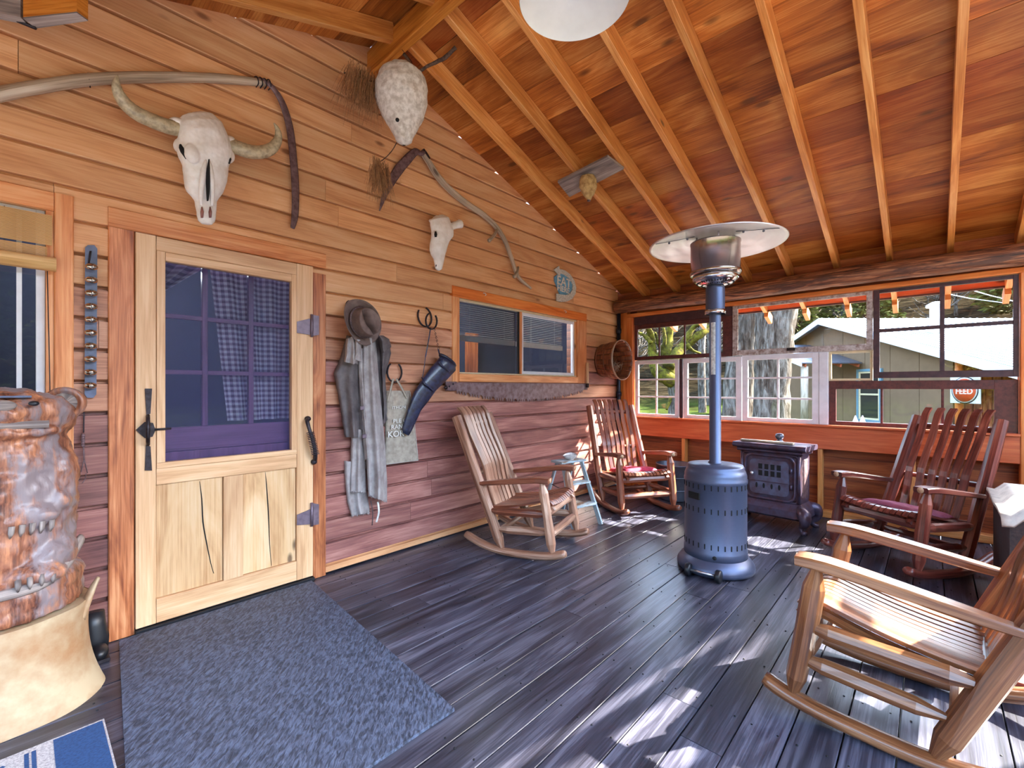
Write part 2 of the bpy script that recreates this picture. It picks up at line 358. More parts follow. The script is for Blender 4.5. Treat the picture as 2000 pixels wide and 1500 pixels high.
    def mesh(s, name, org=Vector((0, 0, 0))):
        me = bpy.data.meshes.new(name); me.from_pydata([tuple(p-org) for p in s.v], [], s.f)
        ul = me.uv_layers.new(name='UVMap'); fl = []
        for u in s.uv:
            for a in u: fl += [a[0], a[1]]
        ul.data.foreach_set('uv', fl); me.polygons.foreach_set('use_smooth', s.sm); me.update(); return me
    def build(s, name, mat, parent=None, world=False, center=False, label=None, cat=None, group=None, kind=None, flip=True):
        org = Vector((0, 0, 0)); loc = Vector((0, 0, 0))
        if center:
            lo = Vector([min(p[i] for p in s.v) for i in range(3)]); hi = Vector([max(p[i] for p in s.v) for i in range(3)])
            org = (lo+hi)/2 if center is True else Vector(((lo.x+hi.x)/2, (lo.y+hi.y)/2, lo.z)); loc = org.copy()
        if world and parent is not None:
            if center: loc = org - parent.location
            else: org = parent.location.copy()
        me = s.mesh(name, org); me.materials.append(MATS[mat] if isinstance(mat, str) else mat)
        if flip:
            import bmesh; bm = bmesh.new(); bm.from_mesh(me); bmesh.ops.recalc_face_normals(bm, faces=bm.faces); bm.to_mesh(me); bm.free()
        o = bpy.data.objects.new(name, me); col.objects.link(o); o.location = loc
        if parent is not None: o.parent = parent
        return tag(o, label, cat, group, kind)
def tag(o, label=None, cat=None, group=None, kind=None):
    if label: o['label'] = label
    if cat: o['category'] = cat
    if group: o['group'] = group
    if kind: o['kind'] = kind
    return o
def thing(name, loc, label, cat, rotz=0, group=None, kind=None, parent=None):
    o = bpy.data.objects.new(name, None); o.empty_display_size = .1; col.objects.link(o)
    o.location = loc; o.rotation_euler = (0, 0, rotz)
    if parent is not None: o.parent = parent
    return tag(o, label, cat, group, kind)
def remesh(o, voxel=.01, smooth=3, disp=0, dscale=.1):
    md = o.modifiers.new('r', 'REMESH'); md.mode = 'VOXEL'; md.voxel_size = voxel; md.use_smooth_shade = True
    if smooth: ms = o.modifiers.new('s', 'SMOOTH'); ms.iterations = smooth; ms.factor = .6
    dg = bpy.context.evaluated_depsgraph_get(); me = bpy.data.meshes.new_from_object(o.evaluated_get(dg))
    o.modifiers.clear(); old = o.data; o.data = me
    if disp:
        co = [vt.co.copy() for vt in me.vertices]; nn = [vt.normal.copy() for vt in me.vertices]; out = []
        for c, n_ in zip(co, nn): p = c/dscale; q = c+n_*disp*(noise.noise(p)+.5*noise.noise(p*2.3)); out += [q.x, q.y, q.z]
        me.vertices.foreach_set('co', out); me.update()
    for p in me.polygons: p.use_smooth = True
    return o
def text(s, body, size, thick=.003):
    """built-in font outlined to mesh, centred, in the XZ plane facing -Y"""
    c = bpy.data.curves.new('t', 'FONT'); c.body = body; c.size = size; c.extrude = thick; c.align_x = 'CENTER'; c.align_y = 'CENTER'; c.offset = size*.012
    o = bpy.data.objects.new('t', c); col.objects.link(o); dg = bpy.context.evaluated_depsgraph_get()
    me = bpy.data.meshes.new_from_object(o.evaluated_get(dg)); bpy.data.objects.remove(o)
    s.v_ = [(v.co.x, -v.co.z, v.co.y) for v in me.vertices]; fs = [tuple(p.vertices) for p in me.polygons]
    bpy.data.meshes.remove(me); return s.v_, fs
def addtext(mb, body, size, M, sx=1.0):
    vs, fs = text(mb, body, size); mb.add([M @ Vector((a*sx, b, c)) for a, b, c in vs], fs, [[(0, 0)]*len(f) for f in fs])
def smooth_path(pts, n=4):
    P = [Vector(p) for p in pts]; out = []
    for i in range(len(P)-1):
        p0 = P[max(i-1, 0)]; p1 = P[i]; p2 = P[i+1]; p3 = P[min(i+2, len(P)-1)]
        for k in range(n):
            t = k/n; out.append(.5*((2*p1)+(p2-p0)*t+(2*p0-5*p1+4*p2-p3)*t*t+(3*p1-p0-3*p2+p3)*t**3))
    out.append(P[-1]); return out
def lerps(vals, n):
    """resample list of floats to n"""
    out = []
    for i in range(n):
        t = i/(n-1)*(len(vals)-1); k = min(int(t), len(vals)-2); out.append(tuple(a+(b-a)*(t-k) for a, b in zip(vals[k], vals[k+1])) if isinstance(vals[k], tuple) else vals[k]+(vals[k+1]-vals[k])*(t-k))
    return out
# ================================================================ STRUCTURE
RX = 1.72                                   # ridge
def roofh(x): return 4.284-.34*x if x >= RX else 3.699-.34*(RX-x)
YS = -1.25                                  # roof edge on the near side
floor = thing('floor', (0, 0, 0), 'dark weathered plank porch floor', 'floor', kind='structure')
sub = MB().box((-2.4, -1.7, -.12), (5.9, 3.1, -.035)).build('floor_joist_bed', 'deck', floor)
rw = .145; y = 2.985; rows = []
while y > -1.7:
    cuts = [-2.4]; x = -2.4+random.uniform(.4, 3.2)
    while x < 5.0: cuts.append(x); x += random.uniform(1.8, 3.6)
    cuts.append(5.33)
    for a, b in zip(cuts, cuts[1:]):
        dz = random.uniform(-.002, .0015)
        MB().box((a+.0015, y-rw+.004, -.034), (b-.0015, y-.001, dz), .0015).build('floorboard', 'deck', floor, world=True, center=True)
    y -= rw
nl = MB(); rn_ = random.Random(2)
for i in range(31):
    for xj in [-.2+.41*k for k in range(14)]:
        for dy in (.03, .115): nl.lathe([(0, .0012), (.0035, .001), (.004, -.002)], (xj+rn_.uniform(-.008, .008), 2.985-.145*i-dy, .0015), 6)
nl.build('nail_heads', 'slot', floor, world=True, kind='stuff')
# ---- wall with the doors
wl = thing('wall_left', (0, 2.99, 0), 'long wall of horizontal cedar lap siding around the plank door', 'wall', kind='structure')
OPEN = [(.40, 1.30, -.1, 2.042), (-1.15, .112, 1.0, 2.06), (2.552, 4.326, 1.37, 2.02)]
def cutrect(a0, a1, z0, z1, opens):
    rs = [(a0, a1, z0, z1)]
    for ox0, ox1, oz0, oz1 in opens:
        out = []
        for x0, x1, q0, q1 in rs:
            if ox1 <= x0 or ox0 >= x1 or oz1 <= q0 or oz0 >= q1: out.append((x0, x1, q0, q1)); continue
            if x0 < ox0: out.append((x0, ox0, q0, q1))
            if x1 > ox1: out.append((ox1, x1, q0, q1))
            if q1 > oz1: out.append((max(x0, ox0), min(x1, ox1), oz1, q1))
            if q0 < oz0: out.append((max(x0, ox0), min(x1, ox1), q0, oz0))
        rs = out
    return [r for r in rs if r[1]-r[0] > .01 and r[3]-r[2] > .006]
bk = MB()
for z in [i*.1 for i in range(0, 37)]:
    xr = RX+(3.699-z)/.34 if z > 2.3 else 5.5
    xl = RX-(3.699-z)/.34 if z > 2.3 else -2.5
    for r in cutrect(max(xl, -2.5), min(xr, 5.5), z, z+.1, OPEN): bk.box((r[0], 3.02, r[2]), (r[1], 3.12, r[3]))
bk.build('sheathing', 'siding_in', wl, world=True)
for k in range(-9, 17):
    z0 = 1.287+.152*k; z1 = z0+.152
    if z1 <= 0.0: continue
    z0 = max(z0, .012)
    xr = min(5.245, RX+(3.699-z0)/.34+.02); xl = max(-1.6, RX-(3.699-z0)/.34-.02)
    if xr-xl < .1: continue
    cuts = [xl]; x = xl+random.uniform(1.2, 4.6)
    while x < xr-.6: cuts.append(x); x += random.uniform(3.0, 4.6)
    cuts.append(xr)
    for a, b in zip(cuts, cuts[1:]):
        for x0, x1, q0, q1 in cutrect(a, b, z0, z1, OPEN):
            h_ = q1-q0; g_ = .018 if q1 >= z1-.001 and h_ > .03 else 0
            jt = random.uniform(0, .002)
            pr = [(.015+jt, .004), (.011+jt, 0), (-.029, 0), (-.029, h_), (-.016, h_), (-.016, h_-g_), (.015+jt, h_-g_-.002)] if g_ else [(.015+jt, 0), (-.029, 0), (-.029, h_), (.015+jt, h_)]
            low = q0 < 1.1-.06*(x0+x1)/2*0 and k > -9
            mt = 'siding' if k == -9 else ('siding_low_shade' if k < -1 or (k < 1 and random.random() < .6) else ('siding_mid_shade' if k < 3 else 'siding'))  # lower rows take the colours with shade mixed in
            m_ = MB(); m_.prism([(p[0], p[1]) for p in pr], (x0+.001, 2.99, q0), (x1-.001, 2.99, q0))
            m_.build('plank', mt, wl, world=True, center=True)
# corner side of the siding end and dark conduit
m_ = MB().tube([(5.19, 2.93, 2.2), (5.19, 2.93, .1)], .024, 12); m_.tube([(5.19, 2.93, 2.0), (5.19, 2.93, 1.94)], .032, 12); m_.tube([(5.19, 2.93, 1.2), (5.19, 2.93, 1.14)], .032, 12)
m_.build('conduit_pipe', 'pipe', None, center='b', label='dark blue-black vertical pipe running down the corner by the basket', cat='pipe')
# ---- wall with the old sashes
wr = thing('wall_right', (XB, 1.2, 0), 'half-height boarded wall under a row of salvaged windows', 'wall', kind='structure')
B = lambda a, b, nm, mt, c=.004: MB().box(a, b, c).build(nm, mt, wr, world=True, center=True)
B((5.22, -.62, 2.135), (5.33, 2.84, 2.178), 'header_board', 'orangetrim')
B((5.22, 2.756, .01), (5.33, 2.84, 2.133), 'corner_post', 'orangetrim')
B((5.235, 2.842, .01), (5.33, 2.965, 2.30), 'corner_board', 'orangetrim')
B((5.22, -.62, .01), (5.33, -.505, 2.133), 'corner_post', 'orangetrim')
B((5.225, -.503, .66), (5.262, 2.754, .872), 'apron_board', 'apron')
B((5.20, -.503, .873), (5.34, 2.754, .893), 'window_sill', 'apron', .002)
for yy in (2.12, 1.46, .79, .12): B((5.235, yy-.02, .075), (5.325, yy+.02, .658), 'stud', 'rafter')
B((5.235, -.503, .005), (5.33, 2.754, .07), 'bottom_plate', 'rafter')
z = .0
while z < 2.5:
    h = .19
    for a0, a1, q0, q1 in cutrect(-1.24, 3.1, z, z+h-.004, [(-.5, 2.754, .893, 2.135)]):
        MB().box((5.335, a0, q0), (5.355, a1, q1+.003)).build('wallboard', 'siding_in', wr, world=True, center=True)
    z += h
# log plate
pts = [(5.13, y_, 2.262+.006*sin(y_*3)) for y_ in [2.93-i*.09 for i in range(46)]]
lg = MB().tube(pts, [.083+random.uniform(-.003, .003) for _ in pts], 28, jit=.035); lg.build('log_beam', 'logbark', wr, world=True, center=True)
# ---- roof
ce = thing('ceiling', (RX, .7, 3.69), 'open gable roof of orange planks on bare rafters', 'ceiling', kind='structure')
sl = sqrt(1+.34**2); nR = Vector((.34, 0, 1)).normalized(); nL = Vector((-.34, 0, 1)).normalized()
RY = [2.60-.388*k for k in range(11)]
for side in (1, -1):
    nrm = nR if side > 0 else nL; i = 0; x = 0.0; xmax = 4.27 if side > 0 else 4.1
    while x < xmax:
        xc = x+.135; X = RX+side*xc; H = roofh(X)
        cuts = [2.985]; c = random.choice(RY[1:7]) if side > 0 else -5
        while c > -1.2: cuts.append(c); c -= random.choice((4, 5, 6))*.388
        cuts.append(YS)
        for a, b in zip(cuts, cuts[1:]):
            o = nrm*(.011+random.uniform(0, .0015))
            MB().bar(Vector((X, a-.0008, H))+o, Vector((X, b+.0008, H))+o, .27*sl-random.uniform(.0015, .004), .02, nrm).build('roof_plank', 'roofplank', ce, world=True, center=True)
        x += .27
    rs = MB()
    if side > 0: p0 = (RX, .87, 3.699+.05); p1 = (RX+4.4, .87, roofh(RX+4.4)+.05)
    else: p0 = (RX, .87, 3.699+.05); p1 = (RX-4.3, .87, roofh(RX-4.3)+.05)
    rs.bar(p0, p1, 4.24, .03, nrm).build('metal_roofing', 'roofmetal', ce, world=True)
    for yy in ([2.66] if side < 0 else [2.60])+RY[1:]:
        a = Vector((RX+side*.03, yy, roofh(RX+side*.03)))-nrm*.062; xe = RX+side*(4.275 if side > 0 else 4.2); b = Vector((xe, yy, roofh(xe)))-nrm*.062
        MB().bar(a, b, .042, .122, nrm, .003).build('rafter', 'rafter', ce, world=True, center=True)
MB().box((1.695, -1.24, 3.49), (1.755, 2.972, 3.655), .004).build('ridge_beam', 'ridge', ce, world=True, center=True)
MB().box((RX+4.28, YS, 2.165), (RX+4.30, 3.0, roofh(RX+4.3)+.05)).build('fascia_board', 'apron', ce, world=True, center=True)
MB().box((RX+4.275, YS, 2.148), (RX+4.31, 3.0, 2.164)).build('drip_edge', 'maroon_dark', ce, world=True, center=True)
for yy in RY:
    a = Vector((RX+4.315, yy, roofh(RX+4.315)))-nR*.105; xe = RX+4.50; b = Vector((xe, yy, roofh(xe)))-nR*.105
    MB().bar(a, b, .042, .10, nR, .003).build('rafter_tail', 'rafter', ce, world=True, center=True)
# bracket boards hanging at the top left
brk = thing('hanging_bracket', (.1, 2.6, 2.75), 'rough wooden bracket with a weathered grey lower edge, at the top left corner', 'bracket')
a = pf(45, 33, 2.75); b = pf(150, 22, 2.75); c_ = pf(172, 38, 2.75); d_ = pf(70, 53, 2.75)
MB().ext([a, b, c_, d_], (0, 0, .34)).build('board', 'ridge', brk, world=True)
MB().ext([a+Vector((0, 0, -.006)), b+Vector((0, 0, -.006)), c_+Vector((0, 0, -.006)), d_+Vector((0, 0, -.006))], (0, 0, .005)).build('end_board', 'greywood', brk, world=True)
e = a+(a-b).normalized()*.012
f_ = e+Vector((-.16, .09, 0)); MB().ext([e, f_, f_+Vector((.02, .035, 0)), e+Vector((.02, .035, 0))], (0, 0, .34)).build('side_board', 'greywood', brk, world=True)
MB().tube([f_+Vector((-.03, .05, .06)), pf(70, 55, 2.74)], .007, 6).build('wire', 'iron', brk, world=True)  # dark line beside the boards, drawn as a thin rod

# ---- sashes
def sash(nm, mp, a0, a1, z0, z1, fr, vb, hb, mt, label, th=.035, mw=.018, gl='glass', tilt=0, peel=None):
    """mp(a, depth, z) -> world;  fr = (a0 side, a1 side, bottom, top) widths"""
    base = mp((a0+a1)/2, 0, z0); t = thing(nm, base, label, 'window', kind='structure')
    def bx(p, q, n, m, th_=th):
        P = [mp(p[0], -th_/2, p[1]), mp(q[0], th_/2, q[1])]
        MB().box(P[0], P[1], .002).build(n, m, t, world=True, center=True)
    s = 1 if a1 > a0 else -1
    bx((a0, z0), (a0+s*fr[0], z1), 'stile', mt); bx((a1-s*fr[1], z0), (a1, z1), 'stile', mt)
    bx((a0+s*fr[0], z0), (a1-s*fr[1], z0+fr[2]), 'rail', mt); bx((a0+s*fr[0], z1-fr[3]), (a1-s*fr[1], z1), 'rail', mt)
    xs = [a0+s*fr[0]]+list(vb)+[a1-s*fr[1]]; zs = [z0+fr[2]]+list(hb)+[z1-fr[3]]
    for v in vb: bx((v-mw/2, zs[0]), (v+mw/2, zs[-1]), 'muntin', mt, th*.6)
    for h in hb:
        for x0, x1 in zip(xs, xs[1:]):
            g = mw/2 if x0 != xs[0] else 0; g2 = mw/2 if x1 != xs[-1] else 0
            bx((x0+s*g, h-mw/2), (x1-s*g2, h+mw/2), 'muntin', mt, th*.6)
    for x0, x1 in zip(xs, xs[1:]):
        for q0, q1 in zip(zs, zs[1:]):
            c = [mp(x0, 0, q0), mp(x1, 0, q0), mp(x1, 0, q1), mp(x0, 0, q1)]
            mm = MB(); mm.ext(c, mp(0, .003, 0)-mp(0, 0, 0)); mm.build('pane', gl, t, world=True, center=True)
    return t
mB = lambda dx=0: (lambda a, d, z: Vector((XB+dx+d, a, z)))
sash('window_3', mB(), 2.745, 2.185, .895, 1.585, (.045, .045, .035, .045), [2.465], [1.138, 1.35], 'white_paint', 'white six-pane sash nearest the corner, bottom row')
B((5.262, 2.14, .895), (5.298, 2.178, 1.585), 'mullion', 'maroon_dark')
sash('window_4', mB(), 2.13, 1.50, .895, 1.585, (.05, .055, .04, .05), [1.815], [1.138, 1.35], 'white_paint', 'white six-pane sash behind the heater pole, bottom row')
sash('window_5', mB(), 1.493, .803, .895, 1.592, (.055, .055, .04, .05), [1.155], [1.138, 1.35], 'white_paint', 'white six-pane sash above the iron stove, bottom row')
B((5.255, .725, .895), (5.305, .80, 1.592), 'mullion', 'white_paint')
sash('window_6', mB(.005), 2.75, 1.592, 1.592, 2.035, (.035, .10, .045, .055), [2.43, 2.12, 1.83], [], 'maroon', 'maroon four-pane sash in the top left of the window wall')
B((5.26, 1.592, 2.037), (5.30, 2.753, 2.133), 'infill_board', 'maroon_dark')
sash('window_7', mB(-.005), 1.588, .392, 1.597, 2.13, (.05, .045, .055, .03), [], [], 'white_peel', 'single-pane sash with peeling grey paint, top middle')
m_ = MB().box((5.245, 1.0, 1.62), (5.258, 1.07, 1.65)); m_.build('latch', 'iron', bpy.data.objects['window_7'], world=True, center=True)
sash('window_8', mB(-.01), .388, -.50, 1.335, 2.13, (.045, .03, .055, .03), [-.067], [1.762], 'maroon_dark', 'dark maroon four-pane sash in the top right of the window wall', mw=.03)
sash('window_9', mB(.01), .723, .392, 1.315, 1.593, (.02, .02, .02, .02), [], [], 'cream_paint', 'small single cream-edged pane beside the white mullion')
sash('window_10', mB(.015), .723, -.50, .895, 1.312, (.055, .13, .035, .075), [.33, -.07], [], 'maroon', 'maroon three-pane sash behind the red rocking chair, bottom right')
# right-hand wall (unseen, guessed; openings shaped to let the sun patches in)
wn_ = thing('wall_near_unseen', (4.0, -1.25, 0), 'unseen boarded half wall with windows, guessed to let the sun patches in', 'wall', kind='structure')
z = 0.0
while z < .93:
    MB().box((2.7, -1.27, z), (5.3, -1.25, min(.93, z+.187))).build('wallboard', 'siding_in', wn_, world=True, center=True); z += .19
for x in (2.7, 3.55, 4.4, 5.25): MB().box((x-.04, -1.27, .93), (x+.04, -1.2, 2.2)).build('post', 'orangetrim', wn_, world=True, center=True)
MB().box((2.66, -1.27, 2.2), (5.3, -1.2, 2.25)).build('header_board', 'orangetrim', wn_, world=True, center=True)
for k_, x in enumerate((2.7, 3.55, 4.4)): sash('window_%d' % (11+k_), (lambda a, d, z: Vector((a, -1.235+d, z))), x+.045, x+.805, .94, 2.195, (.04, .04, .05, .05), [], [1.5], 'white_paint', 'white two-pane window in the guessed, unseen side wall, '+('nearest the steps', 'in the middle', 'nearest the far corner')[k_])
# ---- windows in the door wall
mA = lambda dy=0: (lambda a, d, z: Vector((a, YA+dy+d, z)))
CA = lambda p, q, nm, mt, par, c=.004: MB().box((p[0], 2.962, p[1]), (q[0], 3.0, q[1]), c).build(nm, mt, par, world=True, center=True)
w1 = sash('window_1', mA(.03), -1.15, .085, 1.0, 2.06, (.05, .03, .04, .02), [-.46], [], 'vinyl', 'white-framed window at the left edge behind the carved bear', th=.05, gl='glass_dark', mw=.05)
MB().box((.086, 2.975, 1.0), (.112, 3.1, 2.06)).build('jamb', 'casing', w1, world=True, center=True)
MB().box((-.005, 2.99, 1.0), (.012, 3.02, 2.04)).build('muntin', 'vinyl', w1, world=True, center=True)
CA((.1126, .93), (.1775, 2.147), 'casing', 'casing', w1); CA((-1.2, 2.062), (.1115, 2.147), 'casing', 'casing', w1); CA((-1.2, .93), (.1115, .998), 'casing', 'casing', w1)
# bamboo shade
sh = thing('bamboo_shade', (-.5, 2.95, 1.85), 'rolled-up bamboo slat shade in the window at the left edge', 'shade')
z = 2.03
m1 = MB()
while z > 1.895: m1.box((-1.1, 2.952, z), (.106, 2.956, z+.0048)); z -= .006
m1.build('slat_row', 'bamboo', sh, world=True, kind='stuff')
z = 1.885; m1 = MB()
while z > 1.84: m1.box((-1.1, 2.958, z), (.09, 2.961, z+.0045)); z -= .006
m1.build('slat_row', 'bamboo', sh, world=True, kind='stuff')
MB().tube([(-1.1, 2.94, 1.81), (.118, 2.94, 1.81)], .032, 14).build('roll', 'bamboo', sh, world=True)
MB().tube([(.09, 2.955, 1.79), (.098, 2.955, 1.3), (.1, 2.955, 1.1)], .002, 5).build('cord', 'rope', sh, world=True)
MB().tube([(-.04, 2.962, 2.04), (-.04, 2.962, 1.82)], .002, 5).build('cord', 'rope', sh, world=True)
# kitchen window
w2 = sash('window_2', mA(.02), 3.39, 4.30, 1.385, 2.0, (.03, .03, .03, .03), [], [], 'vinyl', 'wide sliding kitchen window above the crosscut saw', th=.03, gl='glass_dark')
def w2b(p, q, n, m, y0=2.985, y1=3.03): MB().box((p[0], y0, p[1]), (q[0], y1, q[1]), .002).build(n, m, w2, world=True, center=True)
w2b((2.553, 1.372), (2.575, 2.018), 'stile', 'casing'); w2b((3.365, 1.385), (3.389, 2.0), 'stile', 'casing'); w2b((2.576, 1.372), (4.325, 1.384), 'rail', 'cream_paint'); w2b((2.576, 2.0), (4.325, 2.018), 'rail', 'cream_paint'); w2b((4.301, 1.385), (4.325, 2.0), 'stile', 'casing')
MB().box((3.345, 3.0, 1.385), (3.364, 3.02, 2.0)).build('stile', 'black', w2, world=True, center=True)
MB().box((2.576, 3.008, 1.386), (3.344, 3.011, 1.999)).build('pane', 'glass_dark', w2, world=True, center=True)
MB().box((2.576, 2.997, 1.386), (3.344, 2.998, 1.999)).build('insect_screen', 'screen_grey', w2, world=True, center=True)
CA((2.479, 1.30), (2.552, 2.02), 'casing', 'casing', w2); CA((4.326, 1.30), (4.504, 2.02), 'casing', 'casing', w2); CA((2.479, 2.021), (4.504, 2.112), 'casing', 'orangetrim', w2); CA((2.553, 1.30), (4.325, 1.37), 'casing', 'casing', w2)
for u, v in ((947, 575), (1104, 609)):
    p = pa(u, v, .04); MB().tube([p+Vector((-.01, .01, .012)), p+Vector((.0, -.008, .008)), p+Vector((.006, -.012, -.004)), p+Vector((-.008, -.01, -.012))], .0035, 6).build('cup_hook', 'vinyl', w2, world=True)
# blinds: slats joined per blind beyond picking apart
bl = thing('window_blind', (3.4, 3.07, 1.7), 'white horizontal slat blind pulled half down in the kitchen window', 'blind')
z = 1.985
while z > 1.725:
    for x0, x1 in ((2.58, 3.35), (3.4, 4.15)):
        MB().box((x0, 3.055, z), (x1, 3.078, z+.0025)).build('slat', 'blind', bl, world=True, center=True)
    z -= .0185
for x0, x1 in ((2.58, 3.35), (3.4, 4.15)): MB().box((x0, 3.05, 1.665), (x1, 3.085, 1.715)).build('bottom_rail', 'blind', bl, world=True, center=True)
for x in (2.75, 3.2, 3.6, 4.0): MB().tube([(x, 3.05, 1.99), (x, 3.05, 1.69)], .0015, 4).build('ladder_cord', 'blind', bl, world=True)
# rooms behind
for i, (x_, y_) in enumerate(((3.4, 4.0), (.6, 3.9))):  # kitchen lamp, then an added fill lamp for the room behind the door
    l_ = bpy.data.lights.new('lamp_and_fill_light', 'POINT'); l_.energy = 40 if i == 0 else 16; l_.shadow_soft_size = .15; l_.color = (.9, .95, 1); lo = bpy.data.objects.new('lamp_and_fill_light', l_); col.objects.link(lo)
    lt_ = thing('lamp_and_fill', (x_, y_, 2.38), 'round ceiling lamp inside the '+('kitchen behind the wide window' if i == 0 else 'room behind the door, added as fill light'), 'lamp'); MB().lathe([(0, 0), (.09, .01), (.14, .04), (.15, .07), (0, .07)]).build('shade', 'vinyl', lt_); lo.parent = lt_; lo.location = (0, 0, -.2)
rm = MB(); rm.box((-1.6, 4.9, -.1), (5.4, 4.95, 2.6)); rm.box((-1.65, 3.12, -.1), (-1.6, 4.95, 2.6)); rm.box((5.4, 3.12, -.1), (5.45, 4.95, 2.6)); rm.box((-1.65, 3.12, 2.45), (5.45, 4.95, 2.5)); rm.box((-1.65, 3.1, -.15), (5.45, 4.95, -.1)); rm.box((1.9, 3.13, -.1), (1.95, 4.9, 2.45))
flat('room', srgb(52, 58, 80), .8, var=.05); rm.build('wall_interior', 'room', None, kind='structure', label='dim room walls seen through the glass', cat='wall')
for n_, (x0, x1, z0, z1, y) in zip(('leftmost of the', 'middle of the', 'rightmost of the'), ((3.0, 3.16, 1.0, 1.95, 4.6), (3.62, 3.80, 1.0, 1.9, 4.5), (4.15, 4.3, .9, 2.0, 4.6))):
    MB().box((x0, y, z0), (x1, y+.1, z1)).build('cabinet_post', 'siding_in', None, center='b', label=n_+' reddish wooden uprights seen through the kitchen window', cat='post', group='uprights inside the kitchen')

# ---- doors
d1 = thing('door_1', (.85, 2.97, .03), 'pale wooden screen door with blue mesh above two plank panels', 'door', kind='structure')
Dd = lambda p, q, n, m, y0=2.952, y1=2.99, c=.002, par=None: MB().box((p[0], y0, p[1]), (q[0], y1, q[1]), c).build(n, m, par or d1, world=True, center=True)
XL, XR = .402, 1.298
xs = lambda u: pa(u, 757, .03).x
def zz(u, v): return pa(u, v, .03).z
mx0, mx1 = xs(322), xs(568); mz0, mz1 = zz(322, 902), zz(322, 510)
gx0, gx1 = xs(305), xs(578); gz0, gz1 = mz0-.03, mz1+.045
Dd((XL, .03), (gx0-.002, 2.035), 'stile', 'doorwood'); Dd((gx1+.002, .03), (XR, 2.035), 'stile', 'doorwood')
Dd((gx0, gz1+.002), (gx1, 2.035), 'rail', 'doorwood')
Dd((gx0, mz0), (mx0, gz1), 'stop_bead', 'doorwood', 2.946); Dd((mx1, mz0), (gx1, gz1), 'stop_bead', 'doorwood', 2.946); Dd((mx0+.001, mz1), (mx1-.001, gz1), 'stop_bead', 'doorwood', 2.946); Dd((gx0, gz0), (gx1, mz0-.001), 'stop_bead', 'doorwood', 2.946)
pz1 = zz(322, 945); pz0 = zz(322, 1165); pm0, pm1 = xs(436), xs(474)
Dd((gx0, pz1), (gx1, gz0-.001), 'rail', 'doorwood'); Dd((gx0, .03), (gx1, pz0), 'rail', 'doorwood')
Dd((pm0, pz0+.001), (pm1, pz1-.001), 'mullion', 'doorwood')
Dd((gx0, pz0+.002), (pm0-.002, pz1-.002), 'door_panel', 'doorpanel', 2.966); Dd((pm1+.002, pz0+.002), (gx1, pz1-.002), 'door_panel', 'doorpanel', 2.966)
for pts in ([(390, 940), (393, 975), (397, 1020), (403, 1062), (412, 1100), (417, 1120)], [(518, 922), (521, 960), (524, 1010), (526, 1060), (531, 1105)]):
    mm = MB(); P = [pa(u+random.uniform(-1, 1), v, .0245) for u, v in pts]; mm.tube(smooth_path(P, 3), lerps([.001, .003, .0035, .003, .002, .0015], len(P)*3-2), 5); mm.build('crack', 'slot', d1, world=True)
MB().box((mx0, 2.972, mz0), (mx1, 2.973, mz1)).build('insect_screen', 'screen', d1, world=True, center=True)
# forged pull
h = thing('door_handle', (0, 0, 0), None, None); h.parent = d1; h.location = pa(289, 840, .045)-d1.location
bpy.data.objects.remove(h)
def px_poly(pts, off): return [pa(u, v, off) for u, v in pts]
hm = MB()
hm.ext(px_poly([(283, 759), (297, 759), (294, 808), (286, 812)], .045), (0, .006, 0))
hm.ext(px_poly([(283, 919), (297, 919), (294, 872), (285, 868)], .045), (0, .006, 0))
hm.ext(px_poly([(265, 840), (283, 824), (299, 826), (304, 840), (298, 853), (283, 856)], .046), (0, .006, 0))
P = [pa(289, v, o) for v, o in ((812, .05), (818, .075), (830, .09), (840, .093), (850, .09), (862, .075), (868, .05))]
hm.tube(P, .009, 8); hm.tube([pa(302, 839, .05), pa(334, 837, .05)], .006, 6)
hm.build('handle', 'iron', d1, world=True, center=True)
for v0, v1 in ((620, 658), (988, 1028)):
    hg = MB(); hg.ext(px_poly([(580, v0+ 8 if v0 < 900 else v0+18), (606, v0+2 if v0 < 900 else v0+7), (606, v1-4), (580, v1-8 if v0 < 900 else v1-2)], .046), (0, .006, 0))
    hg.ext(px_poly([(612, v0-5), (623, v0-3), (623, v1-4), (612, v1-2)], .046), (0, .006, 0)); hg.tube([pa(609, v0-6, .05), pa(609, v1, .05)], .009, 8)
    hg.build('hinge', 'hinge', d1, world=True, center=True)
# casings and threshold
dt = thing('trim_1', (.85, 2.96, .0), 'broad reddish casing boards around the screen door', 'trim', kind='structure')
CA((.2996, .002), (.399, 2.04), 'casing', 'casing_red', dt); CA((1.301, .002), (1.389, 2.0), 'casing', 'casing_red', dt); CA((.2996, 2.042), (1.389, 2.139), 'casing', 'casing', dt)
MB().box((.40, 2.93, .001), (1.30, 3.1, .024), .004).build('threshold', 'black', dt, world=True, center=True)
# inner purple door
d2 = thing('door_2', (.85, 3.05, .03), 'purple inner door with nine panes behind the insect screen', 'door', kind='structure')
y0, y1 = 3.03, 3.06
px = lambda u: pa(u, 757, -.045).x
pz = lambda v, u=450: pa(u, v, -.045).z
bx0, bx1 = px(318), px(572)
vx = [.47, px(400), px(490), 1.23]
hz = [pa(450, 829, -.045).z, pa(450, 729, -.045).z, pa(450, 628, -.045).z, 1.93]
Dd((XL, .03), (vx[0], 2.03), 'stile', 'purple', y0, y1, par=d2); Dd((vx[3], .03), (XR, 2.03), 'stile', 'purple', y0, y1, par=d2)
Dd((vx[0], 1.93), (vx[3], 2.03), 'rail', 'purple', y0, y1, par=d2)
zb = hz[0]; Dd((vx[0], zb-.13), (vx[3], zb), 'rail', 'purple', y0, y1, par=d2); Dd((vx[0], .03), (vx[3], zb-.133), 'board', 'purple', y0+.003, y1, par=d2)
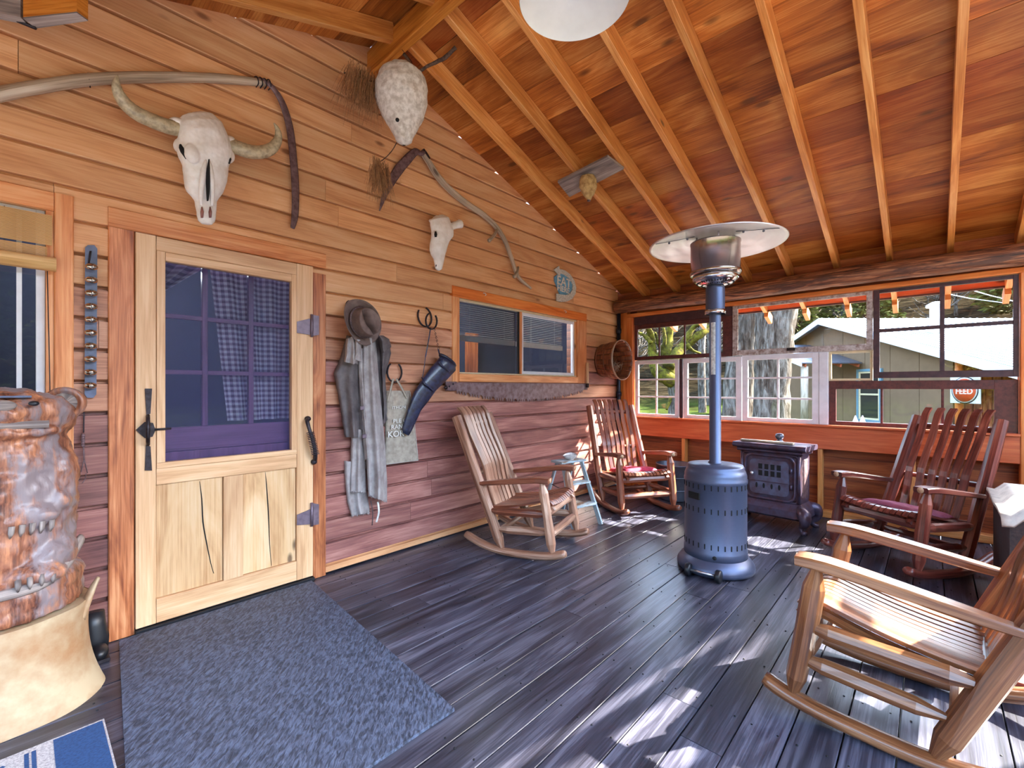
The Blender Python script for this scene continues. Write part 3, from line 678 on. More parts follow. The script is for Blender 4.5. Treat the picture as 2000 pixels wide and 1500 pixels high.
for x in vx[1:3]: Dd((x-.014, zb), (x+.014, 1.93), 'muntin', 'purple', y0, y1, par=d2)
for zq in hz[1:3]:
    for x0, x1 in zip(vx, vx[1:]): Dd((x0+.014 if x0 != vx[0] else x0, zq-.012), (x1-.014 if x1 != vx[3] else x1, zq+.012), 'muntin', 'purple', y0, y1, par=d2)
for x0, x1 in zip(vx, vx[1:]):
    for q0, q1 in zip(hz, hz[1:]): MB().box((x0, 3.044, q0), (x1, 3.047, q1)).build('pane', 'glass_dark', d2, world=True, center=True)
def curtain(x0t, x1t, x0b, x1b, z1, z0, y=3.1):
    def fn(u, v):
        a = x0b+(x0t-x0b)*v; b = x1b+(x1t-x1b)*v; return Vector((a+(b-a)*u, y+.018*sin(u*24)*(1.2-v*.4), z0+(z1-z0)*v))
    return MB().grid(fn, 60, 8, uvs=(abs(x1b-x0b)*1.3, z1-z0))
cu = thing('gingham_curtain', (.9, 3.1, 1.1), 'pale gingham curtains tied back behind the purple door glass', 'curtain')
curtain(.76, 1.22, .85, 1.2, 1.94, 1.05).build('drape', 'gingham', cu, world=True); curtain(.42, .73, .42, .50, 1.94, 1.74).build('drape', 'gingham', cu, world=True)
# ================================================================ OUTDOORS
def terr(x, y):
    r = sqrt(x*x+y*y); h = -.3+.12*noise.noise(Vector((x*.12, y*.12, 0)))*min(1, max(0, (r-7)/6))
    a = max(0, r-33); h += a*.36*(1-.0006*a)+min(1, a/12)*2.2*noise.noise(Vector((x*.05, y*.05, 3)))
    return h
rr = [0, 3, 6, 9, 12, 16, 20, 25, 30, 34, 38, 43, 50, 58, 68, 80, 95, 115, 140, 170]
na = 96
def gfn(u, v):
    k = v*(len(rr)-1); i = min(int(round(k)), len(rr)-1); r = rr[i]; a = 2*pi*u; x, y = r*cos(a), r*sin(a); return Vector((x, y, terr(x, y)))
gm, gnt, gbs = newmat('terrain')
gtc = N(gnt, 'ShaderNodeTexCoord'); gsp = N(gnt, 'ShaderNodeSeparateXYZ'); L(gnt, gtc.outputs['Object'], gsp.inputs[0])
gn1 = noise_(gnt, gtc.outputs['Object'], .35, 8, .65); gn2 = noise_(gnt, vmul(gnt, gtc.outputs['Object'], (.25, .25, 3.2)), 1.6, 8, .7, 1.5)
gc = ramp(gnt, gn1, [(.35, srgb(36, 34, 18)), (.5, srgb(50, 60, 26)), (.65, srgb(74, 84, 38))]); hc = ramp(gnt, gn2, [(.36, srgb(10, 9, 6)), (.5, srgb(30, 26, 18)), (.66, srgb(58, 50, 36))])
grv_bounce = ramp(gnt, noise_(gnt, gtc.outputs['Object'], 9, 6, .7), [(.35, srgb(72, 66, 58)), (.6, srgb(106, 98, 88))])  # unseen gravel ring around the porch, added for neutral bounce light
gln = N(gnt, 'ShaderNodeVectorMath', operation='LENGTH'); L(gnt, gtc.outputs['Object'], gln.inputs[0])
gc = mixc(gnt, ramp(gnt, math_(gnt, 'ADD', math_(gnt, 'MULTIPLY', gln.outputs['Value'], .05), math_(gnt, 'MULTIPLY', gn1, .2)), [(.72, (0, 0, 0)), (.84, (1, 1, 1))]), grv_bounce, gc)
L(gnt, mixc(gnt, ramp(gnt, math_(gnt, 'ADD', gsp.outputs[2], math_(gnt, 'MULTIPLY', gn1, .8)), [(.35, (0, 0, 0)), (1.0, (1, 1, 1))]), gc, hc), gbs.inputs['Base Color']); gbs.inputs['Roughness'].default_value = .95; gbs.inputs['Specular IOR Level'].default_value = .0; bump(gnt, gbs, gn2, .8, .5)
MB().grid(gfn, na, len(rr)-1).build('ground', 'terrain', None, kind='structure', label='green lawn rising into a brown brushy hillside beyond the porch', cat='ground')

def cam_local(x, z): return RT*x+FW*z
# big trunks
def trunk(lst, depth, label, nm='tree', mat='bark'):
    pts = []; rad = []
    for u, v, w in lst:
        p = pd(u, v, depth); pts.append(p); rad.append(w/2/FP*depth)
    b = pts[0].copy(); b.z = terr(b.x, b.y)-.1
    if pts[0].z > b.z: pts = [b]+pts; rad = [rad[0]*1.12]+rad
    P = smooth_path(pts, 5)
    return P, lerps(rad, len(P))
def tree_thing(nm, base, label, cat='tree', group=None): return thing(nm, base, label, cat, group=group)
P, r = trunk([(1440, 822, 56), (1445, 740, 56), (1452, 660, 54), (1460, 560, 52), (1466, 380, 44), (1470, 100, 34)], 13.2, '')
t = tree_thing('tree', P[0], 'left one of the two big grey-barked trunks close outside, leaning right'); MB().tube(P, r, 22, jit=.05).build('trunk', 'bark', t, world=True)
P, r = trunk([(1506, 822, 66), (1508, 740, 62), (1512, 660, 68), (1520, 560, 74), (1528, 380, 66), (1536, 100, 50)], 12.0, '')
t = tree_thing('tree', P[0], 'thicker grey-barked trunk beside the cabin gable, sunlit on its right edge'); MB().tube(P, r, 22, jit=.05).build('trunk', 'bark', t, world=True)
P, r = trunk([(1372, 800, 15), (1370, 700, 14), (1374, 600, 12), (1376, 400, 9)], 28, '')
t = tree_thing('tree', P[0], 'slim grey trunk on the lawn behind the mossy tree'); MB().tube(P, r, 12, jit=.05).build('trunk', 'bark', t, world=True)
P, r = trunk([(1383, 790, 14), (1386, 700, 12), (1388, 600, 10), (1392, 400, 8)], 31, '')
t = tree_thing('tree', P[0], 'thin dark trunk half hidden behind the heater pole'); MB().tube(P, r, 12, jit=.05).build('trunk', 'bark', t, world=True)
# mossy maple
D = 22; mt = tree_thing('tree', pd(1321, 812, D), 'low forked tree with bright yellow-green moss on its limbs')
P, r = trunk([(1321, 812, 34), (1320, 773, 26), (1314, 742, 24)], D, ''); MB().tube(P, r, 16, jit=.06).build('trunk', 'bark', mt, world=True)
for lst in ([(1314, 745, 20), (1292, 731, 17), (1278, 717, 13), (1274, 686, 11), (1271, 654, 9), (1262, 636, 5), (1250, 610, 3)],
            [(1314, 745, 21), (1308, 722, 16), (1303, 686, 13), (1308, 650, 10), (1312, 610, 6)],
            [(1306, 716, 15), (1322, 690, 14), (1341, 672, 12), (1366, 654, 11), (1392, 634, 8), (1410, 600, 5)],
            [(1318, 700, 11), (1332, 675, 9), (1345, 654, 8), (1357, 637, 6), (1380, 630, 5), (1396, 626, 3)],
            [(1276, 700, 8), (1290, 690, 7), (1298, 668, 5), (1296, 640, 3)], [(1302, 690, 7), (1288, 676, 5), (1280, 650, 3)], [(1324, 760, 8), (1312, 775, 5), (1302, 800, 3)],
            [(1272, 670, 6), (1258, 655, 5), (1246, 650, 3)], [(1341, 672, 6), (1352, 684, 4), (1368, 690, 2.5)]):
    P = [pd(u, v, D+random.uniform(-.4, .4)) for u, v, w in lst]; P = smooth_path(P, 5); MB().tube(P, lerps([w*.75/FP*D for u, v, w in lst], len(P)), 9, jit=.12).build('limb', 'moss', mt, world=True, center=True)
# hillside trees (one mesh per kind, copied)
def make_tree(kind, seed):
    rnd = random.Random(seed); H = 9.0 if kind == 'conifer' else 7.0
    base = bpy.data.objects.new('tree', None); col.objects.link(base)
    MB().tube([(0, 0, -.3), (.1, 0, H*.4), (0, .1, H*.97)], [.16, .12, .02], 7, jit=.1).build('trunk', 'bark', base)
    fm = MB(); n = {'conifer': 2600, 'bushy': 2200, 'bare': 0}[kind]
    for _ in range(n):
        h = rnd.random()
        if kind == 'conifer': z = H*(.12+.88*h); R = 1.9*(1-h)**.8*(.55+.45*abs(sin(z*4)))*rnd.uniform(.35, 1); sz = .16
        else: z = H*(.15+.8*h); R = 2.6*sin(pi*min(1, h*.85+.15))**.6*rnd.uniform(.5, 1)*(.8+.2*sin(h*9)); sz = .14
        a = rnd.uniform(0, 2*pi); c = Vector((R*cos(a), R*sin(a), z-(.3*R if kind == 'conifer' else 0)))
        d = Vector((cos(a), sin(a), rnd.uniform(-.6, .3))).normalized()*sz*2; e = Vector((rnd.uniform(-1, 1), rnd.uniform(-1, 1), rnd.uniform(-1, 1))).normalized()*sz
        fm.add([c-d, c+e, c+d, c-e], [(0, 1, 2, 3)], [[(0, 0)]*4])
    if n: fm.build('foliage', 'leaf' if kind == 'conifer' else 'leaf_pale', base, flip=False, kind='stuff')
    bm_ = MB()
    for _ in range(70 if kind == 'bare' else 24):
        z = H*rnd.uniform(.25, .9); a = rnd.uniform(0, 2*pi); l = rnd.uniform(.8, 2.2)*(1.2-z/H)+.5
        p = Vector((0, 0, z)); q = p+Vector((cos(a)*l*.6, sin(a)*l*.6, l*.3)); s_ = q+Vector((cos(a+.4)*l*.5, sin(a+.4)*l*.5, l*.5))
        bm_.tube([p, q, s_], [.05, .03, .012], 4)
    bm_.build('branches', 'twig' if kind != 'bare' else 'bark', base, kind='stuff')
    return base
protos = {k: make_tree(k, i) for i, k in enumerate(('conifer', 'bushy', 'bare'))}
for o in protos.values(): o.location = (0, 0, 0)
used = set()
def plant(kind, x, y, s, rz, label, group):
    pr = protos[kind]
    if kind not in used: used.add(kind); r = pr
    else:
        r = pr.copy(); col.objects.link(r)
        for ch in list(pr.children): c = ch.copy(); col.objects.link(c); c.parent = r
    r.location = (x, y, terr(x, y)-.1); r.scale = (s, s, s); r.rotation_euler = (0, 0, rz); tag(r, label, 'tree', group)
rt = random.Random(3)
LBL = {'conifer': ('dark evergreen on the hillside beyond the lawn', 'evergreens on the hillside'), 'bushy': ('pale olive bushy tree on the hillside', 'bushy trees on the hillside'), 'bare': ('leafless grey tree on the hillside', 'bare trees on the hillside')}
spots = []
def far(w, d=4.6):
    if all((w.x-a.x)**2+(w.y-a.y)**2 > d*d for a in spots): spots.append(w); return True
    return False
cand = []
for i in range(260):
    z = rt.uniform(33, 64); x = z*rt.uniform(.26, 1.12); w = cam_local(x, z)
    if not far(w): continue
    if x/z < .5: kd = rt.choice(('bare', 'bare', 'conifer'))
    elif x/z < .78: kd = rt.choice(('conifer', 'bushy', 'bushy'))
    else: kd = rt.choice(('bushy', 'bare', 'bare', 'conifer'))
    cand.append((x/z, kd, w, rt.uniform(.8, 1.15), rt.uniform(0, 6)))
ORD = ['leftmost', 'second', 'third', 'fourth', 'fifth', 'sixth', 'seventh', 'eighth', 'ninth', 'tenth', 'eleventh', 'twelfth', 'thirteenth', 'fourteenth', 'fifteenth', 'sixteenth', 'seventeenth', 'eighteenth', 'nineteenth', 'twentieth']
cnt = {}
NM = {'conifer': 'dark evergreens', 'bushy': 'pale bushy trees', 'bare': 'leafless grey trees'}
for r_, kd, w, sc_, rz2 in sorted(cand, key=lambda c: c[0]):
    k = cnt.get(kd, 0); cnt[kd] = k+1; wd_ = 'left of the cabin' if r_ < .56 else ('above the cabin gable' if r_ < .75 else 'above the cabin roof')
    plant(kd, w.x, w.y, sc_, rz2, '%s from the left of the %s on the hillside, %s' % (ORD[min(k, 19)], NM[kd], wd_) if k else 'leftmost of the %s on the hillside' % NM[kd], LBL[kd][1])
for i in range(60):      # the slope that the left windows mirror
    a = rt.uniform(R_(180), R_(330)); r = rt.uniform(22, 45); kd = rt.choice(('conifer', 'conifer', 'bushy'))
    if not far(Vector((r*cos(a), r*sin(a), 0)), 6): continue
    plant(kd, r*cos(a), r*sin(a), rt.uniform(.7, 1.1), rt.uniform(0, 6), {'conifer': 'dark evergreen on the slope the left window mirrors', 'bushy': 'pale bushy tree on the slope the left window mirrors'}[kd], {'conifer': 'evergreens on the mirrored slope', 'bushy': 'bushy trees on the mirrored slope'}[kd])
# ---- neighbouring cabin
hb = cam_local(13.45, 20); rot = atan2(RT.y, RT.x)
hs = thing('cabin', (hb.x, hb.y, 0), 'tan gable-ended cabin with a white metal roof beyond the windows', 'building', rotz=rot)
RZ = 4.29; SLP = .324; hr = lambda y: RZ-SLP*abs(y)
for s_ in (1, -1):
    ye = 8.0*s_; m_ = MB(); m_.ext([(0, 0, RZ), (0, ye, hr(ye)), (0, ye, hr(ye)-.05), (0, 0, RZ-.05)], (15, 0, 0)); m_.build('roof', 'roofmetal', hs)
    rb = MB()
    for k in range(48): rb.bar((.15+k*.31, 0, RZ+.01), (.15+k*.31, ye, hr(ye)+.01), .03, .03)
    rb.build('roof_ribs', 'roofmetal', hs, kind='stuff')
    MB().ext([(-.02, 0, RZ-.02), (-.02, ye, hr(ye)-.02), (-.02, ye, hr(ye)-.26), (-.02, 0, RZ-.26)], (.05, 0, 0)).build('rake_board', 'vinyl', hs)
y = -5.6
while y < 7.6:
    y2 = y+1.2; zb_ = -.4
    pts = [(.5, y, zb_), (.5, y2-.02, zb_), (.5, y2-.02, hr(y2-.02)-.06)]
    if y < 0 < y2: pts.append((.5, 0, RZ-.06))
    pts.append((.5, y, hr(y)-.06)); MB().ext(pts, (.06, 0, 0)).build('wall_panel', 'housewall', hs); y = y2
MB().box((.56, -5.6, -.4), (.6, 7.6, 2)).build('wall_core', 'siding_in', hs)
MB().box((.55, -5.62, -.4), (12, -5.56, 2.4)).build('side_wall', 'housewall', hs)
fw = MB(); yA, yB, zA, zB = -2.8, -1.76, .0, 1.88
wf = MB(); [wf.box(a, b) for a, b in (((.42, yA-.1, zA-.1), (.5, yA, zB+.1)), ((.42, yB, zA-.1), (.5, yB+.1, zB+.1)), ((.42, yA, zB), (.5, yB, zB+.1)), ((.42, yA, zA-.1), (.5, yB, zA)))]
wf = wf.build('window', 'bluetrim', hs)
[MB().box(a, b).build('sash', 'cream_paint', wf) for a, b in (((.44, yA, zA), (.48, yA+.07, zB)), ((.44, yB-.07, zA), (.48, yB, zB)), ((.44, yA+.07, .95), (.48, yB-.07, 1.02)), ((.44, yA+.07, zB-.07), (.48, yB-.07, zB)), ((.44, yA+.07, zA), (.48, yB-.07, zA+.07)))]
MB().box((.47, yA+.07, zA+.07), (.49, yB-.07, zB-.07)).build('pane', 'black', wf)
for yy in (-7.7, -5.75):
    for xx in (.55, 4.5, 8.5): MB().tube([(xx, yy, -.4), (xx, yy, hr(yy)-.1)], .1, 10).build('post', 'orangetrim', hs)
for k in range(16): MB().box((5.2, -7.75+.13*k, -.3), (5.23, -7.64+.13*k, 1.6)).build('fence_board', 'greywood' if k % 3 else 'chair_pale', hs)
for k in range(14): MB().box((.7+.3*k, -5.75, -.3), (.97+.3*k, -5.7, 2.3)).build('cladding_board', 'chair_rust' if k % 2 else 'siding_in', hs)
MB().lathe([(.19, 3.1), (.19, 4.25), (.3, 4.26), (.3, 4.34), (.12, 4.45), (.0, 4.46)], (2.4, -3, 0), 16).build('flue', 'steel_dish', hs)
# porch roof of the cabin
m_ = MB(); m_.ext([(-2, -2, 2.2), (.4, -2, 2.2), (.4, 1.2, 3.2), (-2, 1.2, 3.2)], (0, 0, .04)); m_.build('porch_roof', 'tub', hs)
m_ = MB(); m_.ext([(-2.02, -2, 2.08), (-2.02, 1.2, 3.08), (-2.02, 1.2, 3.26), (-2.02, -2, 2.26)], (.04, 0, 0)); m_.build('rake_board', 'vinyl', hs)
for k in range(4): MB().bar((-1.8+k*.7, -1.95, 2.12), (-1.8+k*.7, 1.1, 3.08), .06, .12).build('porch_rafter', 'eavewood', hs)
MB().tube([(-1.75, -1.8, -.4), (-1.75, -1.8, 2.1)], .13, 12, jit=.04).build('porch_post', 'snath', hs)
# round feed sign
def hw(x, y, z): return Vector((hb.x, hb.y, 0))+RT*x+FW*y+Vector((0, 0, z))
sg = thing('feed_sign', hw(.3, -6.19, .77), 'round orange and white sign reading FEED under the cabin roof', 'sign', rotz=rot)
MB().box((-.01, -.46, 0), (.01, .46, .86), .004).build('plate', 'signwhite', sg)
Mx = Matrix.Rotation(-pi/2, 3, 'Y')
def disc(r, x, nm, mt_): MB().lathe([(0, 0), (r, 0), (r, .006), (0, .006)], (x, 0, .40), 36, Mx).build(nm, mt_, sg)
disc(.41, -.014, 'rim', 'iron'); disc(.385, -.02, 'ring', 'signwhite'); disc(.35, -.026, 'disc', 'signred')
tx = MB(); Mt = Matrix.Translation((-.036, 0, .36)) @ Matrix.Rotation(-pi/2, 4, 'Z'); addtext(tx, 'FEED', .24, Mt, 1.0); tx.build('lettering', 'ink', sg)
for i, (a, b) in enumerate((((1862, 556), (2040, 603)), ((1846, 573), (1965, 592)))):
    A = pd(*a, 16); Bq = pd(*b, 11); MB().tube([A, (A+Bq)/2+Vector((0, 0, -.03)), Bq], .012, 5).build('overhead_wire', 'vinyl', None, center='b', label=('upper' if i == 0 else 'lower')+' of two white overhead wires above the cabin roof', cat='wire')
for i, u in enumerate((1672, 1686)):
    p = pd(u, 826, 6.2); m_ = MB(); m_.ext([p+RT*-.04+Vector((0, 0, -.5)), p+RT*.04+Vector((0, 0, -.5)), p+RT*.04, p+Vector((0, 0, .1)), p+RT*-.04], FW*.02)
    m_.build('picket', 'white_paint', None, center='b', label=('left' if i == 0 else 'right')+' of two white pointed pickets just outside the window', cat='picket')
# ================================================================ FURNITURE
def log_part(mb, p0, p1, r, t0=.05, t1=.05, n=8, rt=.4, jit=.05):
    """log with pencil-pointed ends"""
    p0 = Vector(p0); p1 = Vector(p1); d = (p1-p0); l = d.length; d.normalize()
    st = [(0, rt*r if t0 else r)]
    if t0: st += [(t0, r)]
    k = 4
    for i in range(1, k): st.append((t0+(l-t0-t1)*i/k, r*random.uniform(.96, 1.05)))
    if t1: st += [(l-t1, r)]
    st.append((l, rt*r if t1 else r))
    w = Vector((random.uniform(-1, 1), random.uniform(-1, 1), 0))*r*.12
    pts = [p0+d*s_+w*sin(pi*s_/l) for s_, _ in st]
    mb.tube(pts, [q for _, q in st], n, smooth=False, jit=jit); return mb
def seat_z(y):   # profile of the scooped seat
    return [(-.30, .330), (-.24, .335), (-.12, .345), (0, .362), (.12, .388), (.19, .405), (.235, .402), (.262, .378)]
SEAT = [Vector((0, y, z)) for y, z in seat_z(0)]
BACK = [Vector((0, y, z)) for y, z in [(-.235, .30), (-.262, .38), (-.29, .46), (-.315, .56), (-.335, .66), (-.385, .78), (-.44, .90), (-.475, 1.0), (-.505, 1.08), (-.545, 1.125)]]
def strip(mb, prof, x0, x1, th, w):
    P = smooth_path(prof, 3); n = len(P); vs = []; us = 0; U = []
    for i, p in enumerate(P):
        if i: us += (p-P[i-1]).length
        U.append(us); t = (P[min(i+1, n-1)]-P[max(i-1, 0)]).normalized(); nn = Vector((0, -t.z, t.y)); xc = x0+(x1-x0)*i/(n-1)
        for a, b in ((-w/2, -th/2), (w/2, -th/2), (w/2, th/2), (-w/2, th/2)): vs.append(p+Vector((xc+a, 0, 0))+nn*b)
    fs = []; uv = []
    for i in range(n-1):
        for k in range(4):
            k2 = (k+1) % 4; fs.append((i*4+k, i*4+k2, i*4+4+k2, i*4+4+k)); uv.append([(U[i], k*.05), (U[i], k*.05+.04), (U[i+1], k*.05+.04), (U[i+1], k*.05)])
    fs += [(3, 2, 1, 0), tuple(range(4*n-4, 4*n))]; uv += [[(0, 0)]*4]*2
    mb.add(vs, fs, uv); return mb
def slab(mb, pts, wt2):
    """thick plank with chamfered edges along pts; wt2 = (half width, half thickness) per point"""
    vs = []; U = 0; us = []; n = len(pts)
    for i, p in enumerate(pts):
        if i: U += (p-pts[i-1]).length
        us.append(U); t = (pts[min(i+1, n-1)]-pts[max(i-1, 0)]).normalized(); sd_ = t.cross(Vector((0, 0, 1))).normalized(); up = sd_.cross(t)
        a, b = wt2[i]; c = min(a, b)*.35
        for x, y_ in ((-a+c, -b), (a-c, -b), (a, -b+c), (a, b-c), (a-c, b), (-a+c, b), (-a, b-c), (-a, -b+c)): vs.append(p+sd_*x+up*y_)
    fs = []; uv = []
    for i in range(n-1):
        for k in range(8):
            k2 = (k+1) % 8; fs.append((i*8+k, i*8+k2, i*8+8+k2, i*8+8+k)); uv.append([(us[i], k*.02), (us[i], k*.02+.02), (us[i+1], k*.02+.02), (us[i+1], k*.02)])
    fs += [tuple(range(7, -1, -1)), tuple(range(8*n-8, 8*n))]; uv += [[(0, 0)]*8]*2
    mb.add(vs, fs, uv); return mb
def rocker(pose, mat, slatmat, nback, label, seed, bw, amat):
    x, y, th, phi, s = pose; random.seed(seed)
    t = thing('rocking_chair', (x, y, 0), label, 'rocking chair')
    t.rotation_euler = (phi, 0, th-pi/2); t.scale = (s, s, s)
    w = .287; wt = .262
    zmin = 9
    for sx in (-1, 1):
        P = [Vector((sx*w, yy, zz_)) for yy, zz_ in [(-.46, .135), (-.36, .088), (-.24, .052), (-.1, .033), (.04, .03), (.18, .034), (.29, .05), (.36, .072)]]
        P = smooth_path(P, 3); MB().tube(P, [(.03, .025)]+[(.035, .029)]*(len(P)-2)+[(.028, .023)], 10, jit=.03).build('rocker_runner', mat, t)
        for p in P:
            zmin = min(zmin, (p.z-.029)*cos(phi)+p.y*sin(phi))
        log_part(MB(), (sx*w, .262, .05), (sx*w, .20, .57), .036, .08, .08).build('front_post', mat, t)
        log_part(MB(), (sx*w, -.14, .045), (sx*wt, -.525, 1.055), .039, .09, 0).build('back_post', mat, t)
        # arm: flattened half log, broad in front
        P = smooth_path([Vector((sx*(w-.0), -.335, .535)), Vector((sx*w, -.2, .548)), Vector((sx*w, 0, .57)), Vector((sx*w, .17, .586)), Vector((sx*w, .265, .583))], 3)
        slab(MB(), P, lerps([(.018, .013), (.032, .017), (.040, .019), (.047, .020), (.044, .018)], len(P))).build('arm', amat, t)
        MB().lathe([(0, 0), (.02, .0), (.02, .003), (0, .003)], (sx*w, .266, .583), 10, Matrix.Rotation(-pi/2, 3, 'X')).build('arm_end', 'chair_cut', t)
        log_part(MB(), (sx*w*.99, -.245, .335), (sx*w*.99, .235, .335), .031, .08, .08).build('seat_rail', amat, t)
        log_part(MB(), (sx*w*.99, -.17, .195), (sx*w*.99, .25, .205), .030, .08, .08).build('side_stretcher', mat, t)
        # curved cleat carrying the slats
        strip(MB(), [p+Vector((0, 0, -.028)) for p in SEAT[1:]], sx*.22, sx*.22, .03, .03).build('seat_cleat', mat, t)
    log_part(MB(), (-w, .225, .345), (w, .225, .345), .031, .06, .06).build('front_rail', mat, t)
    log_part(MB(), (-w, .243, .19), (w, .243, .19), .031, .06, .06).build('front_stretcher', mat, t)
    log_part(MB(), (-w, -.25, .32), (w, -.25, .32), .024, .06, .06).build('rear_rail', mat, t)
    log_part(MB(), (-w, -.19, .175), (w, -.19, .175), .022, .05, .05).build('rear_stretcher', mat, t)
    log_part(MB(), (-wt, -.505, .985), (wt, -.505, .985), .022, .05, .05).build('top_rail', mat, t)
    log_part(MB(), (-.27, -.375, .60), (.27, -.375, .60), .018, .04, .04).build('back_rail', mat, t)
    n = 13
    for i in range(n):
        xx = (i-(n-1)/2)*.0395; dz = .018*(abs(xx)/.24)**2
        strip(MB(), [p+Vector((0, 0, dz)) for p in SEAT], xx, xx, .014, .031).build('seat_slat', amat, t)
    for i in range(nback):
        f = (i-(nback-1)/2)/((nback-1)/2); dy = -.02*(1-f*f)
        strip(MB(), [p+Vector((0, dy, 0)) for p in BACK], f*.165, f*.195, .015, bw).build('back_slat', slatmat, t)
    t.location.z = -zmin*s+.001
    return t
POSE = [((2.763, 2.303, -1.273, .041, .987), 'chair_pale', 'chair_pale', 7, 'pale weathered log rocking chair against the wall under the saw', 11, .046, 'chair_rust'),
        ((4.331, 2.263, -2.133, .015, .992), 'chair_rust', 'chair_rust', 7, 'rust-brown log rocking chair with a pink cushion in the far corner', 12, .037, 'chair_rust'),
        ((4.268, .166, 2.579, .05, .991), 'chair_red', 'chair_red', 6, 'dark red log rocking chair with a dusty rose cushion by the windows', 13, .045, 'chair_red'),
        ((2.31, .126, 1.535, .038, 1.002), 'chair_honey', 'chair_honey', 7, 'honey-coloured log rocking chair nearest the camera, bottom right', 14, .043, 'chair_honey')]
chairs = [rocker(*p) for p in POSE]
bpy.context.view_layer.update()
def cushion(ch, mt, label, squash=1.0, dy=0):
    def top(u, v):
        a = (u-.5)*2; b = (v-.5)*2; r = max(0, 1-abs(a)**3.5)*max(0, 1-abs(b)**3.5); x = a*.20; y_ = b*.185-.03+dy
        zs = .345+max(0, (y_+.1))*.16; return x, y_, zs, r
    def ft(u, v):
        x, y_, zs, r = top(u, v); tuft = sum(math.exp(-((x-tx_)**2+(y_-ty_+.03)**2)/.0006) for tx_ in (-.1, .0, .1) for ty_ in (-.09, 0, .09))
        return Vector((x*(.94+.06*r), y_, zs+.024+.05*r**.45*squash-.016*tuft+.005*noise.noise(Vector((x*12, y_*12, 0)))))
    def fb(u, v): x, y_, zs, r = top(u, v); return Vector((x*.95, y_, zs+.02+.003*(1-r)))
    m_ = MB(); m_.grid(ft, 26, 26); m_.grid(fb, 10, 10)
    o = m_.build('seat_cushion', mt, None, label=label, cat='cushion'); o.matrix_world = ch.matrix_world.copy(); return o
cushion(chairs[1], 'pink', 'bright pink-red cushion on the corner rocking chair', 1.0)
cushion(chairs[2], 'pinkdull', 'dusty rose tufted cushion on the dark red rocking chair', .8)

# ---- patio heater
H0 = Vector((3.287, 1.106, 0))
ht = thing('patio_heater', H0, 'tall grey-blue mushroom patio heater with a steel reflector disc', 'patio heater')
MB().lathe([(0, .012), (.247, .012), (.25, .03), (.247, .05), (.222, .085), (.205, .10), (.203, .102)], n=48).build('base', 'heater', ht)
MB().lathe([(.198, .10), (.203, .105), (.203, .15), (.199, .155), (.199, .60), (.203, .606), (.203, .625), (.199, .632), (.199, .655), (.190, .68), (.183, .69), (.183, .705), (.176, .718), (.06, .726), (0, .726)], n=48).build('tank_housing', 'heater', ht)
camdir = atan2(-H0.y, -H0.x)
sm_ = MB()
for z in (.585, .43, .195):
    for k in range(30):
        a = 2*pi*k/30; r_ = .1995; c = Vector((r_*cos(a), r_*sin(a), z)); tn = Vector((-sin(a), cos(a), 0)); sm_.bar(c-Vector((0, 0, .017)), c+Vector((0, 0, .017)), .007, .004, Vector((cos(a), sin(a), 0)))
sm_.build('vent_slots', 'slot', ht, kind='stuff')
a = camdir-.72; c = Vector((.197*cos(a), .197*sin(a), .52)); m_ = MB(); m_.bar(c-Vector((-sin(a), cos(a), 0))*.045, c+Vector((-sin(a), cos(a), 0))*.045, .012, .045); m_.build('hand_slot', 'slot', ht)
a = camdir-.02; c = Vector((.199*cos(a), .199*sin(a), .13)); MB().sphere(c, .014, 12, 8).build('drain_hole', 'slot', ht)
a = camdir-.28; wd = Vector((cos(a), sin(a), 0)); wt_ = Vector((-sin(a), cos(a), 0))
for s_ in (-1, 1):
    c = wd*.262+wt_*s_*.095+Vector((0, 0, .042)); Mw = Matrix(((wd.x, wd.y, 0), (0, 0, 1), (wt_.x, wt_.y, 0))).transposed()
    MB().lathe([(0, -.016), (.038, -.016), (.041, -.01), (.041, .01), (.038, .016), (0, .016)], c, 20, Mw).build('wheel', 'black', ht)
    MB().bar(c, c-wd*.02+Vector((0, 0, .035)), .012, .01).build('wheel_bracket', 'steel_dish', ht)
MB().tube([wd*.262-wt_*.09+Vector((0, 0, .042)), wd*.262+wt_*.09+Vector((0, 0, .042))], .008, 8).build('axle', 'steel_dish', ht)
MB().lathe([(.045, .726), (.045, .732), (.038, .74), (.038, 1.78)], n=28).build('pole', 'heater', ht)
MB().lathe([(.066, 1.765), (.066, 1.775), (.062, 1.782), (.062, 1.935), (.058, 1.95), (.05, 1.955), (.05, 1.965)], n=28).build('valve_housing', 'heater', ht)
MB().lathe([(.066, 1.76), (.067, 1.76), (.067, 1.79), (.063, 1.79)], n=28).build('collar', 'steel', ht)
a = camdir+.15; MB().grid(lambda u, v: Vector((.0388*cos(a-.9+u*.8), .0388*sin(a-.9+u*.8), 1.34+v*.36)), 6, 1).build('sticker', 'signwhite', ht)
MB().lathe([(.055, 1.955), (.105, 1.965), (.128, 1.985), (.148, 2.0), (.148, 2.025), (.13, 2.03)], n=40).build('burner_pan', 'steel', ht)
sm_ = MB()
for k in range(40):
    a = 2*pi*k/40; sm_.bar(Vector((.082*cos(a), .082*sin(a), 1.9595)), Vector((.122*cos(a), .122*sin(a), 1.977)), .005, .004)
sm_.build('burner_slots', 'slot', ht, kind='stuff')
MB().lathe([(.13, 2.03), (.158, 2.032), (.166, 2.04), (.166, 2.06), (.16, 2.064), (.16, 2.245), (.163, 2.25), (.163, 2.258), (.0, 2.262)], n=48).build('emitter_screen', 'heated', ht)
for k in range(4):
    a = .5+pi/2*k; MB().tube([(.12*cos(a), .12*sin(a), 2.25), (.12*cos(a), .12*sin(a), 2.30)], .006, 8).build('standoff', 'steel', ht)
